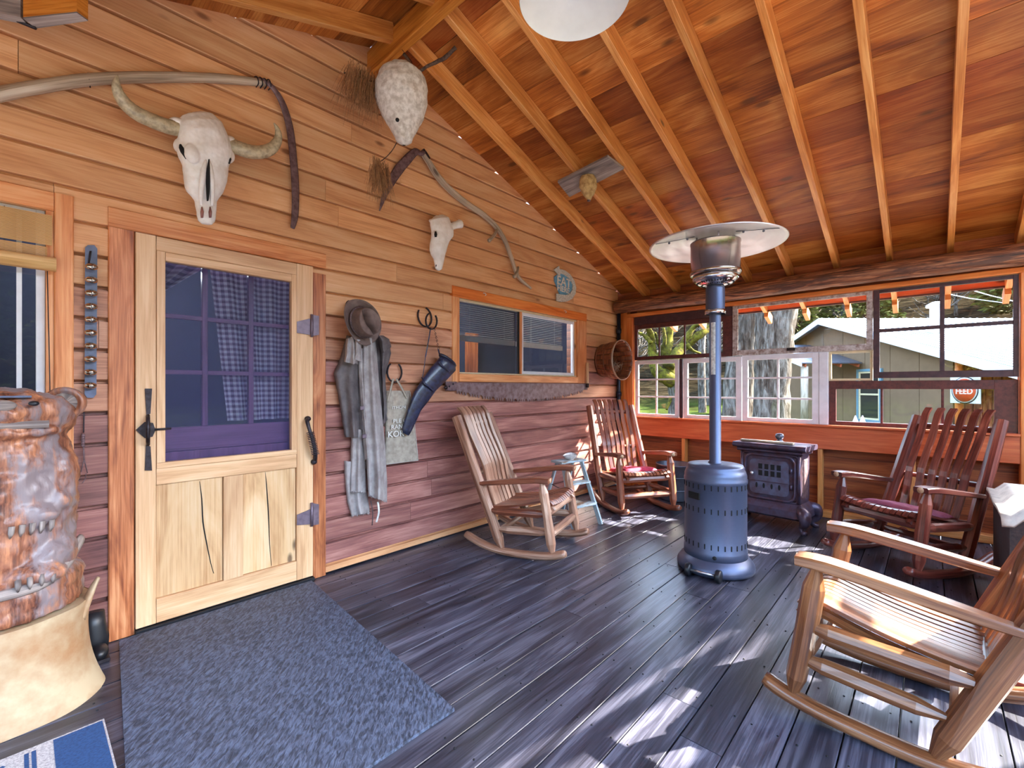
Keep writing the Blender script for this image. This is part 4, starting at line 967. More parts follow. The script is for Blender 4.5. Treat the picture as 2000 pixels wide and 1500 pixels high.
MB().lathe([(0, 2.305), (.14, 2.298), (.28, 2.275), (.42, 2.24), (.438, 2.237), (.442, 2.243), (.435, 2.247), (.28, 2.282), (.14, 2.305), (0, 2.312)], n=64).build('reflector', 'steel_dish', ht)
for k in range(3):
    sm_ = MB(); a = .3+2*pi*k/3; sm_.bar(Vector((.15*cos(a), .15*sin(a), 2.294)), Vector((.425*cos(a), .425*sin(a), 2.237)), .008, .003); 
    for r_ in (.2, .33): sm_.sphere((r_*cos(a), r_*sin(a), 2.31-(r_-.1)*.24-.008), .008, 8, 6)
    sm_.build('seam', 'tub', ht)

# ---- iron stove
sdir = Vector((.1, .995, 0)).normalized()          # along the front
sn = Vector((-sdir.y, sdir.x, 0))                 # outward normal of the front (towards -X)
fr = Vector((4.49, .78, 0)); rz_ = atan2(sdir.y, sdir.x)
so_ = fr+sdir*.30-sn*.18
st = thing('iron_stove', so_, 'squat cast-iron parlour stove with an eight-hole door', 'stove', rotz=rz_)
# local: x along the front (+ = towards the corner), y = outward normal
MB().box((-.345, -.17, .70), (.345, .18, .745), .016).build('top_plate', 'stove', st)
MB().box((-.31, -.14, .665), (.31, .15, .70), .012).build('cornice', 'stove', st)
MB().box((-.285, -.12, .235), (.285, .12, .665), .03).build('firebox', 'stove', st)
def fl(u, v):
    return None
m_ = MB(); prof = [(.285, .12, .24), (.31, .145, .215), (.335, .17, .18), (.335, .17, .12), (.30, .14, .10)]
vs = []
for a, b, z in prof: vs += [Vector((-a, -b, z)), Vector((a, -b, z)), Vector((a, b, z)), Vector((-a, b, z))]
fs = [(i*4+k, i*4+(k+1) % 4, i*4+4+(k+1) % 4, i*4+4+k) for i in range(len(prof)-1) for k in range(4)]+[(3, 2, 1, 0), (16, 17, 18, 19)]
m_.add(vs, fs, [[(0, 0)]*4]*len(fs)); m_.build('base_skirt', 'stove', st)
# raised round-cornered moulding around the door
def rrect(w_, h_, r_, n=5, cx=0, cz=0, y_=0):
    out = []
    for qx, qz, a0 in ((w_-r_, h_-r_, 0), (-w_+r_, h_-r_, 90), (-w_+r_, -h_+r_, 180), (w_-r_, -h_+r_, 270)):
        for k in range(n+1): a = R_(a0+90*k/n); out.append(Vector((cx+qx+r_*cos(a), y_, cz+qz+r_*sin(a))))
    return out
P = rrect(.235, .195, .07, cz=.445, y_=0.121); MB().tube(P+[P[0]], .014, 8, cap=False).build('door_moulding', 'stove', st)
P = rrect(.262, .205, .03, cz=.45, y_=0.119); MB().tube(P+[P[0]], .009, 8, cap=False).build('door_moulding', 'stove', st)
dr = MB(); dr.ext(list(reversed(rrect(.185, .155, .045, cz=.445, y_=0.120))), (0, .018, 0)); dr = dr.build('stove_door', 'stovedoor', st)
for i in range(4):
    for j in range(2): MB().box((-.115+i*.058, .1375, .455+j*.06), (-.078+i*.058, .141, .502+j*.06)).build('vent_hole', 'slot', dr)
for i in (-.115, -.045, .03, .1): MB().sphere((i+.015, .139, .365), (.011, .003, .024), 10, 8).build('vent_hole', 'slot', dr)
MB().bar((-.18, .139, .405), (.18, .139, .405), .006, .006).build('rib', 'stove', dr)
MB().sphere((.155, .151, .47), (.016, .012, .016), 12, 8).build('knob', 'steel_dish', dr)
for z in (.52, .38): MB().tube([(-.205, .131, z-.02), (-.205, .131, z+.02)], .012, 8).build('hinge', 'stove', st)
for i, sx in enumerate((-1, 1)):
    for sy in (-1, 1):
        P = [Vector((sx*.275, sy*.11, .19)), Vector((sx*.33, sy*.16, .16)), Vector((sx*.335, sy*.17, .10)), Vector((sx*.30, sy*.14, .055)), Vector((sx*.315, sy*.155, .02)), Vector((sx*.345, sy*.18, .012))]
        P = smooth_path(P, 3); MB().tube(P, lerps([.045, .06, .045, .024, .02, .024], len(P)), 12).build('leg', 'stove', st)
MB().box((-.287, -.08, .28), (-.283, .08, .62), .0).build('side_panel', 'rustiron', st)
for sx in (-.27, .27): MB().tube([(sx, .115, .24), (sx, .115, .66)], .016, 10).build('corner_column', 'stove', st)
st.scale = (.87, 1, 1)
q = so_+sdir*.02+sn*.07+Vector((0, 0, .745))
MB().bar(q-sdir*.20+Vector((0, 0, .012)), q+sdir*.24+Vector((0, 0, .012)), .05, .018, c=.003).build('wooden_slat', 'snath', None, center='b', label='short pale wooden slat lying across the top of the iron stove', cat='slat')
q2 = so_+sdir*-.02-sn*.08+Vector((0, 0, .746))
m_ = MB(); m_.lathe([(0, 0), (.03, 0), (.03, .012), (.018, .02), (.03, .035), (.038, .055), (.03, .075), (.0, .082)], q2, 20); m_.build('round_finial', 'tub', None, center='b', label='small round grey knob standing at the back of the stove top', cat='knob')

# ---- step ladder
ld = thing('step_ladder', (3.5, 2.5, 0), 'small paint-worn pale blue wooden step ladder beside the corner chair', 'step ladder', rotz=R_(-12))
MB().box((-.155, -.075, .555), (.155, .075, .575), .003).build('top_board', 'bluewood', ld)
for sx in (-1, 1):
    MB().bar((sx*.115, -.05, .555), (sx*.165, -.25, .0), .045, .02, (1, 0, 0), .002).build('front_rail', 'bluewood', ld)
    MB().bar((sx*.10, .05, .555), (sx*.135, .24, .0), .03, .018, (1, 0, 0), .002).build('rear_leg', 'bluewood', ld)
for z, f in ((.37, .35), (.18, .67)):
    yy = -.05-.2*f; ww = .115+.05*f; MB().box((-ww+.012, yy-.045, z), (ww-.012, yy+.05, z+.018), .002).build('step', 'bluewood', ld)
MB().bar((-.12, .17, .2), (.12, .17, .2), .03, .014).build('brace', 'bluewood', ld)
MB().bar((-.12, -.15, .30), (-.115, .12, .34), .012, .004).build('spreader', 'iron', ld)
c = Vector((3.51, 2.49, .576)); m_ = MB()
m_.grid(lambda u, v: c+Vector(((.03+.05*v**.6)*cos(2*pi*u)*(1+.12*sin(6*pi*u)*v), (.02+.04*v**.6)*sin(2*pi*u), .002+.045*v+.008*sin(4*pi*u)*v)), 32, 8)
m_.grid(lambda u, v: c+Vector(((.047*v**.6+.027)*cos(2*pi*u)*(1+.12*sin(6*pi*u)*v), (.037*v**.6+.018)*sin(2*pi*u), .006+.041*v+.008*sin(4*pi*u)*v)), 32, 8)
m_.lathe([(0, .0), (.03, .0), (.03, .006), (0, .008)], c, 16)
m_.build('shell_dish', 'shell', None, center='b', label='pearly grey shell dish on top of the blue step ladder', cat='dish')
# ---- metal tub
c = Vector((5.0, 2.12, 0)); tb = thing('metal_tub', c, 'round grey metal tub behind the corner rocking chair', 'tub')
MB().lathe([(0, .004), (.17, .004), (.175, .02), (.20, .385), (.206, .39), (.206, .40), (.196, .40), (.193, .39), (.168, .02), (0, .015)], n=40).build('bowl', 'tub', tb)
for z in (.12, .26): MB().lathe([(.181+.06*(z-.02), z), (.186+.06*(z-.02), z+.005), (.181+.06*(z-.02), z+.01)], n=40).build('hoop', 'tub', tb)
# ---- mats
m_ = MB(); A = [pf(230, 1250), pf(603, 1133), pf(885, 1385)]; e1 = (A[1]-A[0]); w_ = e1.length; x0 = A[0].x; x1 = A[1].x; y1 = 2.93; y0 = pf(885, 1385).y-.02
x0, x1 = pf(230, 1250).x, pf(600, 1133).x
MB().ext([(.335, 2.925, .002), (1.275, 2.925, .002), (1.275-.135, 1.352, .002), (.335-.155, 1.352, .002)], (0, 0, .012)).build('door_mat', 'mat', None, center='b', label='big dark blue-grey ribbed mat in front of the screen door', cat='mat')
print('mat', x0, x1, y0)
rg = thing('small_rug', (.1, 1.95, .002), 'woven cream rug with navy border and chevrons, bottom left corner', 'rug')
q = pf(203, 1407); X1 = q.x; Y1 = q.y; print('rug', X1, Y1)
flat('rugcream', srgb(190, 184, 182), .9, scale=140, c2=srgb(140, 134, 136), bmp=.6); flat('rugnavy', srgb(34, 72, 118), .9, scale=120, c2=srgb(26, 54, 96), bmp=.5)
MB().box((X1-1.5, Y1-1.3, .002), (X1, Y1, .008), .002).build('weave', 'rugcream', rg, world=True)
MB().box((X1-.135, Y1-1.3, .0082), (X1-.006, Y1-.012, .0092)).build('border_band', 'rugnavy', rg, world=True)
for dx in (.205, .188): MB().box((X1-dx, Y1-1.3, .0082), (X1-dx+.011, Y1-.03, .0092)).build('stripe', 'rugnavy', rg, world=True)
for k in range(8):
    for g in range(4):
        xa = X1-.27-.34*0; yb = Y1-.03-.05*g-.32*k-.02; 
        for sx in (-1, 1):
            cx = X1-.38; MB().bar((cx, yb-.085, .0087), (cx+sx*.13, yb, .0087), .014, .001).build('chevron', 'rugnavy', rg, world=True)
# ---- sofa corner at the right edge
sf = thing('wicker_sofa', (3.95, -.75, 0), 'dark woven sofa end cut off by the right edge of the photo', 'sofa')
MB().box((3.50, -1.14, .03), (4.35, -.30, .56), .03).build('frame', 'wicker', sf, world=True)
m_ = MB()
m_.grid(lambda u, v: Vector((3.47+.92*u, -1.16+.89*v, .615+.022*noise.noise(Vector((u*3, v*3, 1)))-(.05 if v > .93 else 0)-(.04 if u < .05 else 0))), 20, 20)
o = m_.build('throw', 'throw', None, center='b', label='crumpled white throw lying on the woven sofa end', cat='blanket'); md = o.modifiers.new('s', 'SOLIDIFY'); md.thickness = .02; md.offset = 1
bn = MB().box((2.68, -.62, .03), (3.45, -.20, .085), .004).build('low_platform', 'bench', None, center='b', label='low red-brown plank platform behind the nearest rocking chair', cat='platform')
for y_ in (-.55, -.27): MB().box((2.72, y_-.03, .0), (3.42, y_+.03, .03)).build('runner', 'bench', bn, world=True)
# ================================================================ THINGS ON THE DOOR WALL AND OVERHEAD
def loft_px(rows, n=20, fn=None, close=True):
    """rows of (uL, vL, uR, vR, off, halfdepth): closed rings standing off the door wall"""
    m_ = MB(); vs = []; k = len(rows)
    for (a, b, c, d, off, hd) in rows:
        A = pa(a, b, off); Bq = pa(c, d, off); ce_ = (A+Bq)/2; h = (Bq-A)/2
        for i in range(n):
            t = 2*pi*i/n; p = ce_+h*cos(t)+Vector((0, -hd*sin(t), 0))
            if fn: p = fn(p, t)
            vs.append(p)
    fs = [(j*n+i, j*n+(i+1) % n, (j+1)*n+(i+1) % n, (j+1)*n+i) for j in range(k-1) for i in range(n)]
    uv = [[(j*.05, i*.02), (j*.05, i*.02+.02), (j*.05+.05, i*.02+.02), (j*.05+.05, i*.02)] for j in range(k-1) for i in range(n)]
    if close: fs += [tuple(range(n-1, -1, -1)), tuple(range((k-1)*n, k*n))]; uv += [[(0, 0)]*n]*2
    m_.add(vs, fs, uv, True); return m_
def tube_px(pts, r, n=8, sm=4, **k):
    if isinstance(r, tuple): k.setdefault('up', (0, 1, 0))
    P = smooth_path([pa(u, v, o) for u, v, o in pts], sm); rr_ = lerps(r, len(P)) if isinstance(r, list) else r
    return MB().tube(P, rr_, n, **k)
# scythe, left
sc = thing('scythe', pa(380, 150, .05), 'long grey scythe with a dark curved blade, hung above the door', 'scythe')
tube_px([(-60, 198, .06), (0, 184, .06), (90, 167, .06), (180, 155, .06), (280, 151, .06), (400, 152, .06), (470, 157, .06), (515, 162, .06)], [.026, .028, .027, .026, .026, .025, .024, .02], 10, jit=.03).build('handle', 'snath', sc, world=True)
tube_px([(500, 155, .06), (520, 160, .075), (538, 178, .07), (553, 205, .06), (566, 250, .05), (573, 310, .05), (577, 370, .05), (576, 420, .05), (571, 446, .05)], [(.013, .009), (.015, .009), (.018, .006), (.022, .005), (.024, .004), (.024, .004), (.024, .004), (.022, .003), (.012, .002)], 8, up=(0, 1, 0)).build('blade', 'rustiron', sc, world=True)
for k in range(4): tube_px([(497+k*8, 150+k*2, .05), (502+k*8, 150+k*2, .082), (505+k*8, 162+k*2, .08), (500+k*8, 170+k*2, .05)], .0035, 6).build('binding', 'iron', sc, world=True, center=True)
tube_px([(172, 142, .05), (174, 155, .082), (176, 171, .05)], .0025, 5).build('wire_tie', 'iron', sc, world=True)
# buffalo skull
sk = thing('buffalo_skull', pa(398, 320, .1), 'white buffalo skull with wide curved horns above the door', 'skull')
rows = [(366, 222, 402, 219, .13, .02), (352, 228, 418, 226, .13, .055), (346, 244, 434, 244, .14, .08), (348, 262, 442, 262, .15, .085), (346, 277, 450, 284, .15, .085), (345, 292, 453, 300, .155, .08), (348, 305, 452, 314, .155, .075), (356, 322, 446, 328, .15, .065),
        (358, 342, 445, 346, .145, .06), (359, 358, 441, 362, .14, .055), (364, 372, 436, 376, .135, .05), (374, 384, 428, 387, .13, .042), (380, 392, 423, 394, .125, .036), (381, 402, 423, 404, .12, .034), (384, 418, 422, 420, .12, .03), (386, 430, 420, 433, .118, .026), (394, 437, 414, 439, .118, .015)]
skm = loft_px(rows, 28)
for (u, v, o, r) in ((352, 285, .13, (.03, .045, .035)), (447, 306, .13, (.028, .045, .036)), (349, 243, .13, (.045, .04, .03)), (447, 276, .13, (.035, .04, .03)), (375, 300, .215, (.035, .02, .05))):
    skm.sphere(pa(u, v, o), r, 16, 12)
s_o = remesh(skm.build('cranium', 'bone', sk, world=True), .005, 3, .002, .03)
def hole(rows, nm='eye_socket', mt_='slot', par=sk): loft_px(rows, 12).build(nm, mt_, par, world=True, center=True)
hole([(350, 282, 354, 282, .185, .006), (349, 288, 360, 290, .190, .012), (352, 296, 364, 298, .196, .012), (358, 304, 366, 305, .196, .01), (362, 310, 366, 310, .19, .006)])
hole([(447, 306, 450, 306, .18, .006), (444, 312, 452, 312, .182, .01), (442, 320, 449, 320, .18, .008)])
hole([(406, 312, 409, 312, .212, .012), (403, 330, 410, 330, .206, .016), (402, 355, 410, 355, .198, .016), (403, 378, 409, 378, .184, .012), (404, 392, 407, 392, .172, .01)], 'nasal_opening')
for a in (393, 409): hole([(a, 404, a+2, 404, .155, .006), (a-2, 414, a+5, 414, .152, .009), (a-1, 425, a+4, 425, .15, .007)], 'nostril_gap', 'siding_low_shade')
for pts in ([(402, 312, .215), (398, 330, .21), (394, 360, .2), (392, 385, .18), (393, 400, .165)], [(409, 314, .215), (412, 335, .208), (414, 360, .195), (415, 385, .175), (414, 402, .16)]):
    tube_px(pts, [(.004, .004), (.009, .012), (.011, .012), (.010, .01), (.005, .005)], 10).build('nasal_bone', 'bone', sk, world=True, center=True)
tube_px([(352, 252, .13), (325, 246, .14), (296, 235, .15), (268, 222, .16), (247, 205, .17), (233, 185, .19), (227, 165, .21), (229, 147, .22)], [.038, .036, .035, .034, .031, .025, .017, .004], 16, jit=.02).build('horn', 'horn', sk, world=True)
tube_px([(444, 282, .13), (465, 289, .14), (488, 296, .15), (510, 297, .16), (530, 290, .17), (542, 275, .18), (543, 256, .19), (535, 240, .20)], [.038, .038, .037, .035, .031, .024, .016, .003], 16, jit=.02).build('horn', 'horn', sk, world=True)
# second scythe
s2 = thing('scythe', pa(900, 400, .05), 'pale-handled scythe with a broad rusty blade, hung on a slant under the rafters', 'scythe')
tube_px([(826, 300, .06), (838, 318, .06), (855, 345, .06), (880, 372, .06), (912, 398, .06), (942, 418, .06), (968, 442, .06), (986, 470, .06), (999, 505, .06), (1012, 540, .06), (1037, 563, .06)], [.021, .025, .027, .028, .027, .026, .024, .022, .020, .018, .013], 10, jit=.03).build('handle', 'snath', s2, world=True)
tube_px([(830, 296, .075), (822, 300, .075), (812, 296, .07), (795, 312, .06), (778, 332, .05), (762, 358, .05), (750, 384, .05), (741, 412, .05)], [(.016, .01), (.018, .01), (.026, .006), (.034, .005), (.036, .004), (.030, .004), (.020, .004), (.003, .002)], 8, up=(0, 1, 0)).build('blade', 'rustiron', s2, world=True)
tube_px([(824, 294, .06), (830, 302, .06), (836, 312, .06)], .025, 12).build('ferrule', 'iron', s2, world=True)
tube_px([(971, 448, .06), (966, 458, .085), (955, 470, .10)], [.012, .014, .018], 10).build('grip', 'snath', s2, world=True); tube_px([(1012, 522, .06), (1010, 532, .085), (1004, 541, .10)], [.012, .014, .017], 10).build('grip', 'snath', s2, world=True)
# deer skull
ds = thing('deer_skull', pa(860, 470, .1), 'small white deer skull with one broken antler stub, right of the hanging nest', 'skull')
rows = [(850, 421, 866, 420, .12, .02), (840, 430, 876, 426, .13, .05), (842, 441, 880, 440, .14, .055), (844, 452, 884, 452, .14, .06), (843, 464, 884, 462, .14, .055), (841, 475, 876, 473, .135, .05), (840, 488, 872, 486, .13, .045), (843, 498, 869, 497, .125, .038), (848, 506, 867, 507, .12, .03), (849, 516, 865, 518, .12, .024), (850, 524, 863, 526, .12, .016), (854, 528, 858, 529, .12, .008)]
dm = loft_px(rows, 22); dm.tube([pa(874, 447, .15), pa(888, 440, .155), pa(900, 437, .16)], [.026, .028, .036], 12); dm.sphere(pa(841, 431, .11), (.014, .02, .014), 10, 8); dm.sphere(pa(850, 458, .17), (.022, .016, .03), 12, 8)
remesh(dm.build('cranium', 'bone', ds, world=True), .005, 3, .002, .03)
hole([(849, 452, 852, 452, .183, .005), (848, 458, 854, 458, .187, .006), (849, 463, 853, 463, .186, .004)], par=ds)
hole([(861, 474, 862, 474, .175, .003), (861, 480, 863, 480, .172, .003), (860, 484, 861, 484, .17, .002)], 'seam', 'horn', ds)
hole([(851, 517, 853, 517, .14, .002), (851, 521, 852, 521, .14, .003)], 'nostril_gap', par=ds)
# big hornet nest
nc = pd(784, 205, 2.95); ns = thing('hornet_nest', nc, 'big grey papery hornet nest hanging under the end of the ridge beam', 'nest')
def nfn(u, v):
    z = .245-.50*v; prof_ = [(0, .02), (.04, .10), (.12, .145), (.28, .168), (.45, .165), (.62, .135), (.75, .10), (.87, .065), (.95, .05), (1, .01)]
    for (a, ra), (b, rb) in zip(prof_, prof_[1:]):
        if a <= v <= b: r = ra+(rb-ra)*(v-a)/(b-a); break
    a = 2*pi*u; p = Vector((r*cos(a), r*sin(a), z)); p.x += .02*v*v
    return nc+p*(1+.05*noise.noise(p*9)+.02*noise.noise(p*40))
MB().grid(nfn, 64, 60).build('paper_shell', 'nest', ns, world=True)
MB().sphere(pd(776, 234, 2.815), (.012, .012, .012), 12, 8).build('entrance_hole', 'slot', ns, world=True)
def spray(c, n, ln, spread, dirv, seed):
    rn = random.Random(seed); m_ = MB()
    for _ in range(n):
        p = c+Vector((rn.uniform(-1, 1)*spread[0], rn.uniform(-1, 1)*spread[1], rn.uniform(-1, 1)*spread[2])); d = Vector(dirv)+Vector((rn.uniform(-.35, .35), rn.uniform(-.35, .35), rn.uniform(-.3, .1)))
        l = ln*rn.uniform(.6, 1.1); m_.tube([p, p+d*l*.5, p+d*l+Vector((0, 0, -.03*rn.random()))], [.0016, .0014, .0006], 3, cap=False, smooth=False)
    return m_
a = pd(752, 172, 2.9); b = pd(674, 160, 2.9)
mm = spray((a+b)/2+Vector((0, 0, .06)), 420, .22, (.12, .06, .04), (-.15, 0, -1), 4); mm.build('needles', 'needle', ns, world=True, kind='stuff')
MB().tube(smooth_path([pd(760, 165, 2.95), pd(730, 160, 2.92), pd(700, 150, 2.9), pd(672, 142, 2.88)], 3), [.005]*10, 6).build('pine_twig', 'twig', ns, world=True)
P = [pd(775, 278, 2.9), pd(765, 295, 2.9), pd(748, 312, 2.9), pd(728, 322, 2.9)]; MB().tube(smooth_path(P, 3), [.003]*10, 6).build('pine_twig', 'twig', ns, world=True)
spray(pd(742, 322, 2.9), 240, .17, (.06, .03, .035), (.0, 0, -1), 5).build('needles', 'needle', ns, world=True, kind='stuff')
P = smooth_path([pd(806, 140, 2.95), pd(802, 128, 2.95), pd(794, 112, 2.95), pd(788, 106, 2.95)], 3); MB().tube(P, lerps([.012, .010, .011, .01], len(P)), 8, jit=.1).build('branch', 'twig', ns, world=True)
P = smooth_path([pd(812, 145, 2.9), pd(830, 132, 2.9), pd(850, 122, 2.88), pd(870, 112, 2.86), pd(890, 92, 2.84)], 3); MB().tube(P, lerps([.008, .010, .011, .012, .012], len(P)), 8, jit=.15).build('branch', 'twig', ns, world=True)
MB().tube([pd(806, 142, 2.95), pd(804, 120, 2.98)+Vector((0, 0, .0)), Vector((1.725, 2.58, 3.49))], .002, 4).build('hanging_wire', 'iron', ns, world=True)
# small nest on a board under the rafters
def prf(u, v, down):
    d = ray(u, v); k = (4.284-CH-down)/(d.z+.34*d.x); return Vector((d.x*k, d.y*k, CH+d.z*k))
q = [prf(u, v, .135) for u, v in ((1090, 352), (1187, 302), (1219, 326), (1113, 381))]
nb = thing('nest_board', (q[0]+q[2])/2, 'weathered grey board nailed across two rafters, carrying a small nest', 'board')
MB().ext(q, nR*-.022).build('board', 'greywood', nb, world=True)
c = prf(1148, 345, .16); n2 = thing('small_nest', c, 'small tan papery nest hanging from the grey board on the rafters', 'nest')
def n2f(u, v):
    z = -.004-.20*v; prof_ = [(0, .06), (.15, .072), (.4, .074), (.65, .055), (.85, .032), (1, .012)]
    for (a, ra), (b, rb) in zip(prof_, prof_[1:]):
        if a <= v <= b: r = ra+(rb-ra)*(v-a)/(b-a); break
    a = 2*pi*u; p = Vector((r*cos(a), r*sin(a), z)); return c+p*(1+.06*noise.noise(p*30))+Vector((.0, -.01*v, 0))
MB().grid(n2f, 40, 30).build('paper_shell', 'nest_tan', n2, world=True)
MB().lathe([(0, -.004), (.014, -.004), (.016, .03)], c+Vector((0, -.01, -.205)), 12).build('dark_tip', 'rustiron', n2, world=True)
# pendant lamp
pl = thing('pendant_lamp', (1.40, .975, 2.69), 'white enamel dish lamp shade hanging from the roof at the top edge', 'lamp')
MB().lathe([(.203, 0), (.2, .004), (.17, .022), (.11, .05), (.055, .075), (.04, .10), (.045, .105), (.06, .08), (.115, .055), (.175, .026), (.206, .006), (.203, 0)], n=64).build('shade', 'enamel', pl)
MB().lathe([(0, .02), (.022, .025), (.03, .045), (.022, .07), (.012, .09)], n=20).build('bulb', 'vinyl', pl)
MB().tube([(0, 0, .1), (0, 0, 3.59-2.69)], .008, 8).build('stem', 'iron', pl)
# EAT HERE sign
es = thing('eat_here_sign', pa(1101, 555, .03), 'blue EAT HERE sign ringed by a white curved arrow', 'sign')
def SP(u, v, off=.03): return pa(u, v, off)
blue = [(1082, 541), (1086, 537), (1094, 535), (1104, 537), (1113, 545), (1119, 558), (1119, 570), (1114, 576), (1104, 577), (1092, 575), (1087, 561), (1082, 549)]
MB().ext([SP(u, v, .02) for u, v in blue], (0, -.012, 0)).build('plate', 'signblue', es, world=True)
arrow = [(1081, 527), (1090.5, 519.5), (1091.5, 525.5), (1102, 528.5), (1112, 536), (1120, 548), (1124, 562), (1122.5, 574), (1116, 584), (1106, 589), (1094, 590), (1086, 588), (1086, 573.5), (1092, 575), (1104, 576.5), (1112, 574), (1117, 566), (1117.5, 556), (1113, 546), (1106, 540), (1100, 536), (1093.5, 534), (1092, 539)]
MB().ext([SP(u, v, .034) for u, v in arrow], (0, -.012, 0)).build('arrow', 'signwhite', es, world=True)
def wall_M(u, v, off, du=20, dv=0, tilt=0):
    p = pa(u, v, off); return Matrix.Translation(p) @ Matrix.Rotation(tilt, 4, 'Y')
tx = MB(); addtext(tx, 'EAT', .135, wall_M(1101.5, 551.5, .036, tilt=R_(2)), 1.08); addtext(tx, 'HERE', .085, wall_M(1100.5, 565.5, .036, tilt=R_(2)), 1.15); tx.build('lettering', 'ink', es, world=True)
# saw
sw = thing('crosscut_saw', pa(1010, 760, .04), 'long two-man crosscut saw blade hung under the kitchen window', 'saw')
xa, xb = pa(880, 757, .04).x, pa(1144, 757, .04).x
NT = 62; top = []; bot = []
def top_z(x): return 1.292
def bot_z(t): return 1.215-.105*sin(pi*min(1, max(0, t*1.0)))**.8
pts = [(xa-.01, 1.292), (xa-.01, 1.222)]
for i in range(NT):
    t0 = .03+.94*i/NT; dt_ = .94/NT; x = lambda t: xa+(xb-xa)*t
    if i % 5 == 4: pts += [(x(t0+dt_*.2), bot_z(t0)+.028), (x(t0+dt_*.6), bot_z(t0)+.03), (x(t0+dt_*.95), bot_z(t0)+.012)]
    else: pts += [(x(t0+dt_*.12), bot_z(t0)+.024), (x(t0+dt_*.3), bot_z(t0)), (x(t0+dt_*.7), bot_z(t0)), (x(t0+dt_*.88), bot_z(t0)+.024)]
pts += [(xb+.01, 1.235), (xb+.01, 1.292)]
vs = []; fs = []; n_ = len(pts)//1
# strip between straight back and toothed edge
bl_ = MB(); up_ = [(p[0], 1.292) for p in pts]
for i in range(len(pts)-1):
    a, b = pts[i], pts[i+1]
    if abs(a[0]-b[0]) < 1e-5: continue
    bl_.ext([(a[0], 2.948, a[1]), (b[0], 2.948, b[1]), (b[0], 2.948, 1.292), (a[0], 2.948, 1.292)], (0, .003, 0))
bl_.build('blade', 'sawsteel', sw, world=True)
MB().box((xa-.055, 2.942, 1.225), (xa+.06, 2.957, 1.30), .004).build('end_bracket', 'rustiron', sw, world=True, center=True)
for dx, dz in ((-.02, .0), (.02, .02)): MB().sphere((xa+dx, 2.94, 1.26+dz), .008, 8, 6).build('bolt', 'iron', sw, world=True, center=True)
MB().tube([(xa-.06, 2.93, 1.25), (xa-.085, 2.93, 1.25)], [.018, .006], 8).build('end_nut', 'iron', sw, world=True)
MB().box((xb-.02, 2.942, 1.225), (xb+.03, 2.957, 1.30), .004).build('end_bracket', 'rustiron', sw, world=True, center=True)
P = [pa(1147, v, .06) for v in (750, 735, 720, 708)]; MB().tube(P, [.017, .018, .019, .017], 10).build('handle', 'doorwood', sw, world=True)
MB().tube([pa(1147, 757, .06), pa(1147, 749, .06)], .02, 10).build('ferrule', 'iron', sw, world=True)
# bushel basket
bc = Vector((4.88, 2.70, 1.58)); bk_ = thing('bushel_basket', bc, 'brown wooden bushel basket hung on its side in the corner, twigs inside', 'basket')
Mb = Matrix.Rotation(pi/2, 3, 'X')      # local z -> -Y... open end towards the room
ns_ = 22
for k in range(ns_):
    a0 = 2*pi*k/ns_; a1 = 2*pi*(k+.93)/ns_
    def sf_(u, v):
        a = a0+(a1-a0)*u; r = .195+.043*v; y_ = 2.975-.275*v; return Vector((bc.x+r*cos(a), y_, bc.z+r*sin(a)))
    m_ = MB().grid(sf_, 3, 6, uvs=(.06, .28)); o = m_.build('stave', 'basket', bk_, world=True, center=True); md = o.modifiers.new('s', 'SOLIDIFY'); md.thickness = .003
def ring(y_, r, w_, nm, mt_='basket'):
    m_ = MB().grid(lambda u, v: Vector((bc.x+(r+.0)*cos(2*pi*u), y_+w_*(v-.5), bc.z+r*sin(2*pi*u))), 48, 1, uvs=(1.4, .02)); o = m_.build(nm, mt_, bk_, world=True, center=True); md = o.modifiers.new('s', 'SOLIDIFY'); md.thickness = .006
ring(2.712, .241, .022, 'rim_hoop', 'snath'); ring(2.84, .221, .016, 'hoop'); ring(2.955, .202, .02, 'hoop')
MB().lathe([(0, 0), (.193, 0), (.193, .01), (0, .01)], (bc.x, 2.975, bc.z), 32, Mb).build('bottom', 'basket', bk_, world=True)
tw = MB(); rn = random.Random(8)
for _ in range(46):
    p = Vector((bc.x+.02+rn.uniform(-.1, .1), 2.78+rn.uniform(-.02, .14), bc.z-.13+rn.uniform(-.06, .06))); d = Vector((rn.uniform(-1, 1), rn.uniform(-.6, .4), rn.uniform(-.3, 1))).normalized()*.12
    q_ = p+d; rr2 = (q_.x-bc.x)**2+(q_.z-bc.z)**2
    if rr2 < .03: tw.tube([p, p+d*.5+Vector((0, 0, .01)), q_], [.003, .0022, .001], 4)
tw.build('twig_bundle', 'snath', None, center='b', label='dry pale twigs lying inside the bushel basket', cat='twigs', kind='stuff')
# sleigh bells
sb = thing('bell_strap', pa(176, 630, .03), 'blue-grey leather strap with ten round harness bells beside the door', 'bells')
MB().ext([pa(u, v, .03) for u, v in ((166, 484), (171, 479), (184, 479), (190, 486), (188, 770), (182, 777), (170, 777), (165, 770))], (0, -.004, 0)).build('strap', 'strap', sb, world=True)
tube_px([(176, 490, .042), (172, 520, .042), (176, 506, .042), (178, 490, .045)], .002, 5).build('loop', 'iron', sb, world=True)
for i in range(10):
    v = 521+i*(753-521)/9; p = pa(179-.3*i, v, .055)
    b = MB().sphere(p, (.023, .02, .0165), 20, 12).build('bell', 'bell', sb, world=True, center=True)
    m_ = MB().bar(p+Vector((-.018, -.0185, .0)), p+Vector((.018, -.0185, 0)), .003, .002); m_.bar(p+Vector((0, -.019, -.008)), p+Vector((0, -.019, .008)), .003, .002, (1, 0, 0)); m_.build('slit', 'slot', b); b.children[0].location = -b.location-sb.location
